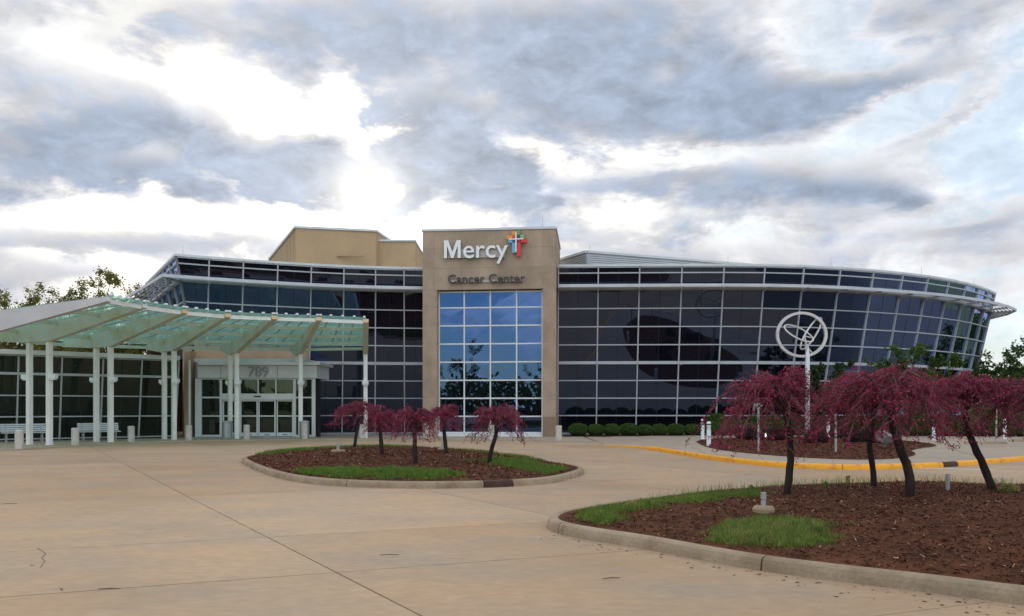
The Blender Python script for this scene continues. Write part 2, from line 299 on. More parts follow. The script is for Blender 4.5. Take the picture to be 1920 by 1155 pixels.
# ------------------------------------------------------------------ helpers
def tag(o, label=None, cat=None, group=None, kind=None):
    if label: o['label'] = label
    if cat: o['category'] = cat
    if group: o['group'] = group
    if kind: o['kind'] = kind
    return o
def empty(name, loc, label=None, cat=None, group=None, rz=0):
    o = bpy.data.objects.new(name, None); C.objects.link(o); o.location = loc; o.rotation_euler = (0, 0, rz)
    o.empty_display_size = 0.3
    return tag(o, label, cat, group)
def adopt(o, parent):            # child built in world space under a translated empty / mesh
    o.parent = parent
    p = parent; t = Vector((0, 0, 0))
    while p: t += p.location; p = p.parent
    # parents up the chain that are meshes in world space compensate already
    o.location = -root_offset(parent)
def root_offset(p):
    return Vector(p.get('_off', (0, 0, 0)))
class MB:
    def __init__(s): s.v = []; s.f = []; s.mi = []
    def add(s, vs, fs, mi=0):
        o = len(s.v); s.v += [tuple(x) for x in vs]; s.f += [tuple(i + o for i in f) for f in fs]; s.mi += [mi] * len(fs); return s
    def hexa(s, a, mi=0):        # 8 points: bottom 0-3, top 4-7
        return s.add(a, [(3, 2, 1, 0), (4, 5, 6, 7), (0, 1, 5, 4), (1, 2, 6, 5), (2, 3, 7, 6), (3, 0, 4, 7)], mi)
    def box(s, x0, x1, y0, y1, z0, z1, mi=0):
        return s.hexa([(x0, y0, z0), (x1, y0, z0), (x1, y1, z0), (x0, y1, z0), (x0, y0, z1), (x1, y0, z1), (x1, y1, z1), (x0, y1, z1)], mi)
    def bar(s, p0, p1, w, h, up=(0, 0, 1), mi=0):   # centred rectangular bar
        p0, p1 = Vector(p0), Vector(p1); d = (p1 - p0).normalized(); u = Vector(up)
        r = d.cross(u)
        if r.length < 1e-4: r = d.cross(Vector((0, 1, 0)))
        r.normalize(); u = r.cross(d).normalized()
        q = []
        for p in (p0, p1):
            q += [p - r * w / 2 - u * h / 2, p + r * w / 2 - u * h / 2, p + r * w / 2 + u * h / 2, p - r * w / 2 + u * h / 2]
        return s.add(q, [(0, 1, 2, 3), (7, 6, 5, 4), (0, 4, 5, 1), (1, 5, 6, 2), (2, 6, 7, 3), (3, 7, 4, 0)], mi)
    def tube(s, pts, rad, n=6, cap=True, mi=0):
        pts = [Vector(p) for p in pts]; k = len(pts); o = len(s.v)
        ref = Vector((0.31, 0.77, 0.55))
        for i, p in enumerate(pts):
            d = (pts[min(i + 1, k - 1)] - pts[max(i - 1, 0)])
            if d.length < 1e-9: d = Vector((0, 0, 1))
            d.normalize(); r = d.cross(ref)
            if r.length < 1e-3: r = d.cross(Vector((1, 0, 0)))
            r.normalize(); u = r.cross(d)
            for j in range(n):
                a = 2 * math.pi * j / n
                q = p + (r * math.cos(a) + u * math.sin(a)) * rad[i]; s.v.append((q.x, q.y, q.z))
        for i in range(k - 1):
            for j in range(n):
                a = o + i * n + j; b = o + i * n + (j + 1) % n
                s.f.append((a, b, b + n, a + n)); s.mi.append(mi)
        if cap:
            s.f.append(tuple(o + j for j in range(n))[::-1]); s.f.append(tuple(o + (k - 1) * n + j for j in range(n))); s.mi += [mi, mi]
        return s
    def lathe(s, prof, c=(0, 0, 0), n=20, mi=0):    # prof: (r, z)
        o = len(s.v)
        for r, z in prof:
            for j in range(n):
                a = 2 * math.pi * j / n; s.v.append((c[0] + r * math.cos(a), c[1] + r * math.sin(a), c[2] + z))
        for i in range(len(prof) - 1):
            for j in range(n):
                a = o + i * n + j; b = o + i * n + (j + 1) % n; s.f.append((a, b, b + n, a + n)); s.mi.append(mi)
        s.f.append(tuple(o + j for j in range(n))[::-1]); s.f.append(tuple(o + (len(prof) - 1) * n + j for j in range(n))); s.mi += [mi, mi]
        return s
    def build(s, name, mats, parent=None, smooth=False, kind=None, loc=None, bevel=0):
        me = bpy.data.meshes.new(name); me.from_pydata(s.v, [], s.f); me.update()
        for mt in (mats if isinstance(mats, (list, tuple)) else [mats]): me.materials.append(mt)
        me.polygons.foreach_set('material_index', s.mi)
        if smooth: me.polygons.foreach_set('use_smooth', [True] * len(me.polygons))
        return link(name, me, parent, kind, loc, bevel)
def link(name, me, parent=None, kind=None, loc=None, bevel=0):
    o = bpy.data.objects.new(name, me); C.objects.link(o)
    if parent:
        o.parent = parent
        off = PARENT_OFF.get(parent.name)
        if off is not None: o.location = -off         # mesh is in world space, parent empty sits at its base
    if loc is not None: o.location = loc
    if kind: o['kind'] = kind
    if bevel:
        b = o.modifiers.new('bevel', 'BEVEL'); b.width = bevel; b.segments = 1; b.limit_method = 'ANGLE'
    return o
PARENT_OFF = {}
def root(name, loc, label, cat, group=None):          # empty whose children are meshes in world space
    o = empty(name, loc, label, cat, group); PARENT_OFF[o.name] = Vector(loc); return o
def mass(name, V, faces, mt, parent=None, kind=None, smooth=False, loc=None):   # V (N,3), faces (M,k)
    V = np.asarray(V, dtype=np.float32); faces = np.asarray(faces, dtype=np.int32)
    me = bpy.data.meshes.new(name); k = faces.shape[1]
    me.vertices.add(len(V)); me.vertices.foreach_set('co', V.ravel())
    me.loops.add(faces.size); me.loops.foreach_set('vertex_index', faces.ravel())
    me.polygons.add(len(faces)); me.polygons.foreach_set('loop_start', np.arange(0, faces.size, k, dtype=np.int32))
    me.polygons.foreach_set('loop_total', np.full(len(faces), k, dtype=np.int32))
    me.materials.append(mt); me.update(calc_edges=True)
    if smooth: me.polygons.foreach_set('use_smooth', [True] * len(me.polygons))
    return link(name, me, parent, kind, loc)
def quads_at(cent, size, aspect=1.0, flat=0.0):        # random little quads; flat=1 keeps them lying down
    n = len(cent); a = rng.normal(size=(n, 3)); b = rng.normal(size=(n, 3))
    if flat: a[:, 2] *= (1 - flat); b[:, 2] *= (1 - flat)
    a /= np.linalg.norm(a, axis=1, keepdims=True); b -= a * np.sum(a * b, axis=1, keepdims=True); b /= np.linalg.norm(b, axis=1, keepdims=True) + 1e-9
    s = (size * (0.6 + 0.8 * rng.random(n)))[:, None] if np.isscalar(size) else size[:, None]
    a = a * s * aspect * .5; b = b * s * .5
    V = np.stack([cent - a, cent - b * .9, cent + a, cent + b * .9], axis=1).reshape(-1, 3)
    return V, np.arange(4 * n).reshape(n, 4)
def copy_tree(o, parent=None):
    c = o.copy(); C.objects.link(c); c.parent = parent
    for ch in list(o.children): copy_tree(ch, c)
    return c

# ------------------------------------------------------------------ ground
gm = MB().add([(-900, -700, -0.10), (900, -700, -0.10), (900, 1500, -0.10), (-900, 1500, -0.10)], [(0, 1, 2, 3)])
gm.build('ground', M['lawn'], kind='structure')
drive = MB().box(-60, 60, -34, 75, -0.09, -0.022).build('driveway', M['joint'], kind='structure')
lot = MB().box(-60, 60, -60, -34, -0.09, -0.03).box(-26, 44, -34, -27.5, -0.03, -0.012)
lot.build('parking_lot', M['concrete'], kind='structure')
MB().box(60, 150, -60, 90, -0.09, -0.03).box(28, 60, -34, 74, -0.03, -0.012).build('asphalt_lot', M['asphalt'], kind='structure')
# slabs between sawn joints
dD = Vector((0.516, -0.857)); dT = Vector((0.927, 0.375)); o0 = Vector((-6.1, 15.5))
tpos = sorted([0.0, 5.75, 8.4, 11.8, 14.6, 18.0, 22, 26.5, 31, 36, 41] + [-5.6, -11, -16.5, -22, -28, -34, -40, -46, -52])
dpos = sorted([-4.35 * 1, -8.7, -13, -17.4, -21.8, -26, -30.5, 0, 4.35, 8.7, 13, 17.4, 21.8, 26, 30.5, 35, 39.5, 44, 48.5])
rs = random.Random(3)
for i in range(len(tpos) - 1):
    for j in range(len(dpos) - 1):
        g = 0.010
        a0, a1, b0, b1 = tpos[i] + g, tpos[i + 1] - g, dpos[j] + g, dpos[j + 1] - g
        if j == 6 or j == 7: pass
        q = [o0 + dD * a + dT * b for a, b in ((a0, b0), (a1, b0), (a1, b1), (a0, b1))]
        c = sum((x for x in q), Vector((0, 0))) / 4
        if not (-34 < c.x < 31 and -26 < c.y < 60): continue
        h = [rs.uniform(-.0015, .0015) for _ in range(4)]
        mb = MB().hexa([(x.x, x.y, -0.06) for x in q] + [(x.x, x.y, h[k]) for k, x in enumerate(q)][:4])
        link('concrete_slab', (lambda: (lambda me: me)(mb_mesh(mb, M['concrete'])))(), drive) if False else mb.build('concrete_slab', M['concrete'], drive)
# crack and scattered bits
ck = MB(); pts = [G(70, 1028), G(86, 1038), G(78, 1047), G(84, 1052), G(76, 1064)]
for a, b in zip(pts, pts[1:]): ck.bar((a[0], a[1], .0035), (b[0], b[1], .0035), .011, .003)
ck.build('pavement_crack', M['joint'], kind='structure')

# ------------------------------------------------------------------ plazas
def slab_poly(name, front, back, z_front, z_back, mt):
    mb = MB(); n = len(front)
    for (p, q, zf, zb) in zip(front, back, z_front, z_back):
        mb.v += [(p[0], p[1], zf), (q[0], q[1], zb), (p[0], p[1], -0.02)]
    for i in range(n - 1):
        a = i * 3; b = a + 3; mb.f += [(a, b, b + 1, a + 1), (a + 2, b + 2, b, a)]; mb.mi += [0, 0]
    return mb.build(name, mt, kind='structure')
bol_px = [(36, 844), (141, 837), (246, 830.5), (354, 827.5), (462.5, 825.8), (571, 824.5), (678, 823.8), (799, 824.6), (921, 826), (1047.5, 828.5)]
BOL = [Vector(G(*p)) for p in bol_px]
fr = [Vector((-30, 27.5))] + [b + Vector((0.12, -0.35)) for b in BOL] + [Vector((3.9, 39.2)), Vector((3.95, 40.5))]
bk = [Vector((-32, 50))] + [Vector((x, 52)) for x in np.linspace(-27, 3.2, len(fr) - 2)] + [Vector((3.95, 52))]
slab_poly('plaza', fr, bk, [.05] * len(fr), [.05] * len(fr), M['plaza'])
# thin expansion joints across the entrance plaza
jm = MB()
for b in BOL: jm.bar((b.x, b.y + .5, .052), (b.x - .4, b.y + 6, .052), .02, .006)
jm.build('plaza_joint', M['joint'], kind='structure')

YC = [G(1130, 834.5), G(1165, 837), G(1200, 841), G(1250, 849), G(1300, 857.5), G(1360, 866), G(1450, 876), G(1560, 881), (0, 0), G(1700, 879.5), G(1790, 875.5), G(1920, 864.5), G(2060, 853), G(2200, 845)]
YC[8] = G(1630, 881)
YCv = [Vector(p) for p in YC]
zf = [.012, .05, .10] + [.135] * (len(YCv) - 3)
inner = []
for i, p in enumerate(YCv):
    t = (YCv[min(i + 1, len(YCv) - 1)] - YCv[max(i - 1, 0)]).normalized(); nrm = Vector((-t.y, t.x))
    inner.append(p + nrm * 0.155)
bk = [Vector((4.0 + (x) * 3.4, 62)) for x in range(len(YCv))]
slab_poly('sidewalk', inner, bk, [z - .004 for z in zf], [.10] * len(zf), M['plaza'])
sidew = MB()
for (a, b) in ((G(1296, 838, .12), G(1330, 855, .12)), (G(1420, 851, .12), G(1438, 869, .12)), (G(1560, 863, .12), G(1566, 876, .12)), (G(1705, 862, .12), G(1716, 874, .12)), (G(1770, 838, .12), G(1850, 862, .12))):
    sidew.bar((a[0], a[1], .132), (b[0], b[1], .132), .012, .004)
sidew.build('sidewalk_joint', M['joint'], kind='structure')

def resample(pts, step):
    pts = [Vector(p) for p in pts]; out = [pts[0]]; acc = 0
    for a, b in zip(pts, pts[1:]):
        L = (b - a).length; t = step - acc
        while t < L: out.append(a.lerp(b, t / L)); t += step
        acc = (acc + L) % step
    out.append(pts[-1]); return out
def chaikin(pts, closed=False, it=2):
    pts = [Vector(p) for p in pts]
    for _ in range(it):
        n = len(pts); o = [] if closed else [pts[0]]
        for i in range(n if closed else n - 1):
            a, b = pts[i], pts[(i + 1) % n]; o += [a.lerp(b, .25), a.lerp(b, .75)]
        if not closed: o.append(pts[-1])
        pts = o
    return pts
PROF = [(0.0, -0.01), (0.008, 0.07), (0.022, 0.115), (0.05, 0.136), (0.085, 0.142), (0.14, 0.142), (0.155, 0.135), (0.158, -0.01)]
def kerb_sweep(pts, zs=None, mt=None, parent=None, name='kerb_stone', gap=0.010, seg=3.0, special=None, side=1):
    # pts: dense outline, outward face on the pts line, body towards side*left normal
    pts = [Vector(p) for p in pts]; n = len(pts); s = [0]
    for a, b in zip(pts, pts[1:]): s.append(s[-1] + (b - a).length)
    tot = s[-1]
    def at(d):
        d = max(0, min(tot, d))
        for i in range(n - 1):
            if s[i + 1] >= d:
                t = (d - s[i]) / max(1e-6, s[i + 1] - s[i]); p = pts[i].lerp(pts[i + 1], t)
                return p, (zs[i] * (1 - t) + zs[i + 1] * t if zs else 1.0)
        return pts[-1], (zs[-1] if zs else 1.0)
    cuts = [0.0]
    marks = sorted(special or [])
    while cuts[-1] < tot - .01:
        nx = cuts[-1] + seg
        for (m0, m1, mm) in marks:
            if cuts[-1] < m0 - .01 < nx: nx = m0; break
            if abs(cuts[-1] - m0) < .02: nx = m1; break
        cuts.append(min(tot, nx))
    for c0, c1 in zip(cuts, cuts[1:]):
        mt_ = mt
        for (m0, m1, mm) in marks:
            if c0 >= m0 - .02 and c1 <= m1 + .02: mt_ = mm
        k = max(2, int((c1 - c0) / 0.22) + 1); mb = MB()
        for i in range(k):
            d = c0 + gap + (c1 - c0 - 2 * gap) * i / (k - 1)
            p, zz = at(d); q, _ = at(d + .05); r, _ = at(d - .05); t = (q - r).normalized(); nr = Vector((-t.y, t.x)) * side
            for (w, h) in PROF:
                x = p + nr * w; mb.v.append((x.x, x.y, h * (zz if h > 0 else 1)))
        m_ = len(PROF)
        for i in range(k - 1):
            for j in range(m_ - 1):
                a = i * m_ + j; f = (a, a + 1, a + 1 + m_, a + m_); mb.f.append(f if side < 0 else f[::-1]); mb.mi.append(0)
        mb.f.append(tuple(range(m_))); mb.f.append(tuple((k - 1) * m_ + j for j in range(m_))[::-1]); mb.mi += [0, 0]
        mb.build(name, mt_, parent, smooth=False)

# yellow kerb
yk_root = root('yellow_kerb', (YCv[5].x, YCv[5].y, 0), 'bright yellow painted concrete kerb curving along the raised sidewalk', 'kerb')
dense = chaikin(YCv, it=2); yz = []
for p in dense:
    L = (p - YCv[0]).length; yz.append(min(1.0, 0.12 + L / 5.0 * .88))
# position of the drain inlet along it
def arclen_at(pts, target):
    s = 0; best = (1e9, 0)
    for a, b in zip(pts, pts[1:]):
        for t in (0, .25, .5, .75):
            q = a.lerp(b, t); d = (q - target).length
            if d < best[0]: best = (d, s + (b - a).length * t)
        s += (b - a).length
    return best[1]
i0 = arclen_at(dense, Vector(G(1775, 876.5))); i1 = arclen_at(dense, Vector(G(1801, 875)))
kerb_sweep(dense, yz, M['yellow'], yk_root, seg=3.2, special=[(i0, i1, M['inlet'])], side=1)
wl = MB(); a, b = Vector(G(1690, 877.6)), Vector(G(1868, 881.6)); wl.bar((a.x, a.y, .0062), (b.x, b.y, .0062), .10, .004)
wl.build('road_marking', M['white_line'], kind='structure')
wl = MB(); a, b = Vector(G(1830, 836, .11)), Vector(G(1950, 839.5, .11)); wl.bar((a.x, a.y, .128), (b.x, b.y, .128), .10, .004)
wl.build('stall_marking', M['kerb'], kind='structure')

# ------------------------------------------------------------------ mounds
class Mound:
    def __init__(s, outline, zedge, h, seed):
        s.o = [Vector(p) for p in outline]; xs = [p.x for p in s.o]; ys = [p.y for p in s.o]
        s.c = Vector(((min(xs) + max(xs)) / 2, (min(ys) + max(ys)) / 2))
        th = np.array([math.atan2(p.y - s.c.y, p.x - s.c.x) for p in s.o]); r = np.array([(p - s.c).length for p in s.o])
        k = np.argsort(th); s.th, s.r = th[k], r[k]; s.ze, s.h, s.seed = zedge, h, seed
    def rad(s, th): return np.interp(th, s.th, s.r, period=2 * math.pi)
    def z(s, x, y):
        d = math.hypot(x - s.c.x, y - s.c.y); R = float(s.rad(math.atan2(y - s.c.y, x - s.c.x))); t = min(1, d / R)
        return s.ze + s.h * (1 - t ** 2.4) + .03 * mnoise.noise((x * 1.3, y * 1.3, s.seed)) * (1 - t ** 6) + .012 * mnoise.noise((x * 6, y * 6, s.seed)) * (1 - t ** 8)
    def inside(s, x, y, m=1.0):
        return math.hypot(x - s.c.x, y - s.c.y) < m * float(s.rad(math.atan2(y - s.c.y, x - s.c.x)))
    def mesh(s, name, mt, nr=40, na=160, parent=None, kind='structure'):
        mb = MB(); mb.v.append((s.c.x, s.c.y, s.z(s.c.x, s.c.y)))
        for i in range(1, nr + 1):
            t = i / nr
            for j in range(na):
                a = 2 * math.pi * j / na - math.pi; R = float(s.rad(a)) * t; x, y = s.c.x + R * math.cos(a), s.c.y + R * math.sin(a)
                mb.v.append((x, y, s.z(x, y)))
        for j in range(na): mb.f.append((0, 1 + j, 1 + (j + 1) % na))
        for i in range(nr - 1):
            for j in range(na):
                a = 1 + i * na + j; b = 1 + i * na + (j + 1) % na; mb.f.append((a, a + na, b + na, b))
        mb.mi = [0] * len(mb.f)
        return mb.build(name, mt, parent, smooth=True, kind=kind)
    def scatter(s, n, box=None):
        out = []
        while len(out) < n:
            x = rng.uniform(s.c.x - s.r.max(), s.c.x + s.r.max()); y = rng.uniform(s.c.y - s.r.max(), s.c.y + s.r.max())
            if box and not (box[0] < x < box[1] and box[2] < y < box[3]): continue
            if s.inside(x, y, .985): out.append((x, y, s.z(x, y)))
        return np.array(out)
def island(name, outer, zedge, h, seed, special=None, kerb=True):
    outer = chaikin(outer, True, 2)
    ctr = sum(outer, Vector((0, 0))) / len(outer)
    n = len(outer); inn = []
    for i in range(n):
        t = (outer[(i + 1) % n] - outer[i - 1]).normalized(); nr = Vector((-t.y, t.x))
        inn.append(outer[i] + nr * (.15 if kerb else 0))
    md = Mound(inn, zedge, h, seed)
    o = md.mesh(name, M['mulch'])
    return md, o, outer
# all outlines run counter-clockwise (left normal points inside)
fgo = [G(1029, 997), G(1096, 1012), G(1192, 1026), G(1311, 1050), G(1431, 1072), G(1575, 1091), G(1719, 1108), G(1838, 1124), G(1920, 1136),
       (5.3, 6.45), (7.5, 5.9), (10.5, 6.2), (13.2, 8.2), (13.8, 11.5), (12, 14.6), (9.0, 16.6), (6.2, 16.9), (3.9, 15.6), (2.2, 14.0), (0.75, 12.4), G(1023, 984)]
fg, fg_o, fg_out = island('mulch_bed', fgo, .125, .30, 1.7)
kerb_sweep(fg_out + [fg_out[0]], None, M['kerb'], fg_o, seg=3.05)
mdo = [G(461, 874.5), G(500, 891), G(546, 903), G(617, 911.5), G(730, 916), G(820, 916.5), G(907, 915), G(964, 912.5), G(1042, 906.5), G(1093, 892), G(1098, 884),
       (1.2, 23.4), (0.0, 26.6), (-1.7, 29.7), (-4.0, 31.8), (-6.4, 31.4), (-8.1, 28.6), (-8.6, 26.0)]
mi_, mi_o, mi_out = island('mulch_bed', mdo, .125, .24, 5.2)
a0 = arclen_at(mi_out, Vector(G(908, 915))); a1 = arclen_at(mi_out, Vector(G(963, 912.6)))
kerb_sweep(mi_out + [mi_out[0]], None, M['kerb'], mi_o, seg=3.05, special=[(a0, a1, M['inlet'])])
ro = [G(1310, 832, .13), G(1340, 843, .13), G(1420, 852, .13), G(1500, 858, .13), G(1600, 862.5, .13), G(1680, 861, .13), G(1724, 853, .13),
      G(1700, 843, .13), (17.9, 34), (17.6, 38.5), (15, 41.5), (11, 41.5), (8.6, 38.8)]
rb, rb_o, rb_out = island('mulch_bed', ro, .14, .22, 9.1, kerb=False)
fg_o.name = 'mulch_bed'; 

def chips(name, md, n, L, W, mt, box=None, lift=.012):
    c = md.scatter(n, box); c[:, 2] += lift * rng.random(n)
    ang = rng.uniform(0, 6.283, n); tilt = rng.normal(0, .35, n)
    l = L * (0.5 + rng.random(n)); w = W * (0.6 + .8 * rng.random(n))
    a = np.stack([np.cos(ang) * np.cos(tilt), np.sin(ang) * np.cos(tilt), np.sin(tilt)], 1) * l[:, None] / 2
    b = np.stack([-np.sin(ang), np.cos(ang), rng.normal(0, .3, n)], 1) * w[:, None] / 2
    V = np.stack([c - a - b, c + a - b, c + a + b, c - a + b], 1).reshape(-1, 3)
    return mass(name, V, np.arange(4 * n).reshape(n, 4), mt, kind='stuff')
tag(chips('mulch_chips', fg, 42000, .055, .012, M['chip'], (0, 13, 5, 15)), 'dark red brown shredded bark strewn over the nearest mulch bed', 'mulch')
tag(chips('mulch_chips', fg, 3600, .038, .008, M['chip_pale'], (0, 13, 5, 15), .02), 'pale dry splinters among the bark of the nearest bed', 'mulch')
tag(chips('mulch_chips', mi_, 22000, .08, .018, M['chip']), 'red brown bark strewn over the oval island bed', 'mulch')
tag(chips('mulch_chips', mi_, 1300, .07, .014, M['chip_pale'], None, .02), 'pale splinters among the bark of the oval island', 'mulch')
tag(chips('mulch_chips', rb, 14000, .10, .025, M['chip']), 'brown bark strewn over the bed around the ring sculpture', 'mulch')

# debris along the near kerb
pts = []
near = [Vector(p) for p in fgo[:10]]
for k in range(420):
    i = rng.integers(0, len(near) - 1); t = rng.random(); p = near[i].lerp(near[i + 1], t); pts.append((p.x - abs(rng.normal(0, .22)) * .6, p.y - abs(rng.normal(0, .30)), .004))
for k in range(60): pts.append((rng.uniform(-7, 5), rng.uniform(5, 16), .004))
pts = np.array(pts); n = len(pts); ang = rng.uniform(0, 6.28, n); l = .013 * (.4 + rng.random(n) ** 4 * 3); w = l * rng.uniform(.25, .8, n)
a = np.stack([np.cos(ang), np.sin(ang), np.zeros(n)], 1) * l[:, None] / 2; b = np.stack([-np.sin(ang), np.cos(ang), rng.normal(0, .2, n)], 1) * w[:, None] / 2
tag(mass('leaf_litter', np.stack([pts - a - b, pts + a - b, pts + a + b, pts - a + b], 1).reshape(-1, 3), np.arange(4 * n).reshape(n, 4), M['debris'], kind='stuff'),
    'dark specks of bark and leaf litter along the near kerb', 'litter')
tw = MB()
for (px, py, l_, an) in ((205, 1105, .10, .1), (115, 1106, .05, 2.2), (730, 1041, .11, 0.05), (1146, 1085, .09, .3), (18, 945, .12, .2)):
    x, y = G(px, py); tw.tube([(x - l_ * math.cos(an), y - l_ * math.sin(an), .006), (x, y + .01, .008), (x + l_ * math.cos(an), y + l_ * math.sin(an), .006)], [.003, .0045, .003], 5)
tag(tw.build('fallen_twigs', M['twig'], kind='stuff'), 'few thin brown twigs lying on the concrete drive', 'twigs')

def grass(name, md, poly_fn, n, hgt, label, mt=None, wid=.006, lean=.35):
    out = []
    x0, x1, y0, y1 = poly_fn[0]; f = poly_fn[1]
    tries = 0
    while len(out) < n and tries < n * 30:
        tries += 1
        x, y = rng.uniform(x0, x1), rng.uniform(y0, y1); w = f(x, y) + .75 * mnoise.noise((x * 2.0, y * 2.0, 4)) + .40 * mnoise.noise((x * 7, y * 7, 2))
        if w > rng.random() * .55 and md.inside(x, y, .97): out.append((x, y, md.z(x, y), min(1, .35 + w)))
    c = np.array(out); n = len(c); h = hgt * (0.4 + .9 * rng.random(n)) * c[:, 3]; c = c[:, :3]
    ang = rng.uniform(0, 6.283, n); ln = rng.normal(0, lean, (n, 2)) * h[:, None]
    w = wid * (0.6 + .8 * rng.random(n)); d = np.stack([np.cos(ang), np.sin(ang), np.zeros(n)], 1) * w[:, None] / 2
    mid = c + np.stack([ln[:, 0] * .35, ln[:, 1] * .35, h * .6], 1); tip = c + np.stack([ln[:, 0], ln[:, 1], h], 1)
    V = np.stack([c - d, c + d, mid + d * .7, mid - d * .7, tip], 1).reshape(-1, 3)
    b = np.arange(n)[:, None] * 5
    tri = np.concatenate([b + np.array([[0, 1, 2]]), b + np.array([[0, 2, 3]]), b + np.array([[3, 2, 4]])])
    o = mass(name, V, tri, mt or M['grass'], kind='stuff'); return tag(o, label, 'grass')
def ell(cx, cy, rx, ry, rot=0):
    R = max(rx, ry) * 1.2; ca, sa = math.cos(rot), math.sin(rot)
    def f(x, y):
        dx, dy = x - cx, y - cy; p = (dx * ca + dy * sa) / rx; q = (-dx * sa + dy * ca) / ry
        return 1.1 * (1 - p * p - q * q)
    return ((cx - R, cx + R, cy - R, cy + R), f)
def band(pts, w):
    pts = [Vector(p) for p in pts]; xs = [p.x for p in pts]; ys = [p.y for p in pts]
    def f(x, y):
        q = Vector((x, y)); best = 9
        for a, b in zip(pts, pts[1:]):
            ab = b - a; t = max(0, min(1, (q - a).dot(ab) / ab.length_squared)); best = min(best, (q - a - ab * t).length)
        return 1.0 - best / w
    return ((min(xs) - w, max(xs) + w, min(ys) - w, max(ys) + w), f)
c1 = G(1445, 986, .30)
grass('grass_patch', fg, ell(c1[0], c1[1], .86, .80, .2), 7500, .075, 'bright green grass patch in front of the round concrete stub')
grass('grass_patch', fg, ell(c1[0], c1[1], .75, .7, .2), 3800, .07, 'straw coloured dead blades in the nearest grass patch', M['grass_dry'])
b1 = [G(1085, 975, .17), G(1130, 960, .22), G(1200, 945, .27), G(1300, 930, .33), G(1390, 920, .38)]
grass('grass_fringe', fg, band(b1, .55), 9000, .085, 'green grass fringe along the left crest of the nearest bed')
grass('grass_fringe', fg, band(b1[:4], .35), 1500, .07, 'dry straw blades in the fringe on the nearest bed', M['grass_dry'])
grass('grass_fringe', fg, band([(2.6, 13.6), (4.5, 14.6), (6.5, 15.2), (8.5, 15.0), (11, 13.8)], .5), 1600, .16, 'sparse grass along the far rim of the nearest bed')
grass('grass_patch', mi_, band([G(575, 884, .2), G(640, 877, .3), G(720, 876, .33), G(800, 881, .3)], .85), 9000, .10, 'long green grass patch in the middle of the oval island', wid=.012)
grass('grass_patch', mi_, band([(-8.0, 27.0), (-7.4, 28.8), (-6.4, 30.3), (-4.2, 31.0)], .85), 9000, .12, 'green grass strip on the left rim of the oval island', wid=.014)
grass('grass_patch', mi_, band([G(950, 866, .27), G(1000, 875, .22), G(1060, 883, .16)], 1.0), 7000, .09, 'green grass patch at the right tip of the oval island', wid=.012)
grass('grass_patch', mi_, band([(-3.2, 31.0), (-1.7, 29.2), (0, 26), (1.0, 23.5)], .45), 3500, .10, 'thin grass along the far rim of the oval island', wid=.014)

# ------------------------------------------------------------------ curtain walls
K = 0.205; ZT = 9.72
def T_at(px, py): Y = (ZT - EYE) * F / (HY - py); return Vector(((px - CX) / F * Y, Y))
right_px = [(1047, 500.5), (1119, 500), (1199, 499.5), (1279, 499), (1359, 498.6), (1435, 498.6), (1509, 500.3), (1577, 504.2), (1640, 509), (1694.6, 514), (1742, 519.6),
            (1781, 526), (1813.5, 533), (1837, 539.5), (1853.5, 545.5), (1865, 552)]
left_px = [(331, 480.3), (389, 485.2), (457, 490.3), (520, 494.6), (584, 498.6), (645, 501.6), (704, 503.8), (763, 505.0), (800, 505.4)]
def smooth_pts(pts, it=1):
    for _ in range(it): pts = [pts[0]] + [pts[i - 1] * .25 + pts[i] * .5 + pts[i + 1] * .25 for i in range(1, len(pts) - 1)] + [pts[-1]]
    return pts
RT = smooth_pts([T_at(*p) for p in right_px], 2)
e = RT[-1]; RT += [e + Vector((.75, 2.2)), e + Vector((1.1, 4.6)), e + Vector((1.0, 7.1)), e + Vector((.4, 9.6))]
LT = smooth_pts([T_at(*p) for p in left_px], 1)
SD = (T_at(295, 515.5) - LT[0]); SL = SD.length; SD.normalize()
ST = [LT[0] + SD * d for d in (SL + 4.8, SL + 2.4, SL, SL * .667, SL * .333, 0)]
def normals(pts):
    out = []
    for i in range(len(pts)):
        ts = []
        if i > 0: ts.append((pts[i] - pts[i - 1]).normalized())
        if i < len(pts) - 1: ts.append((pts[i + 1] - pts[i]).normalized())
        t = sum(ts, Vector((0, 0))).normalized(); out.append(Vector((t.y, -t.x)))
    return out
RN, LN, SN = normals(RT), normals(LT), normals(ST)
t0 = (LT[1] - LT[0]).normalized(); nf = Vector((t0.y, -t0.x)); ns_ = SN[-2]
det = nf.x * ns_.y - nf.y * ns_.x; mit = Vector(((ns_.y - nf.y) / det, (nf.x - ns_.x) / det))
LN[0] = mit; SN[-1] = mit
def pos(T, N, i, z, out=0.0): p = T[i] - N[i] * ((ZT - z) * K - out); return Vector((p.x, p.y, z))

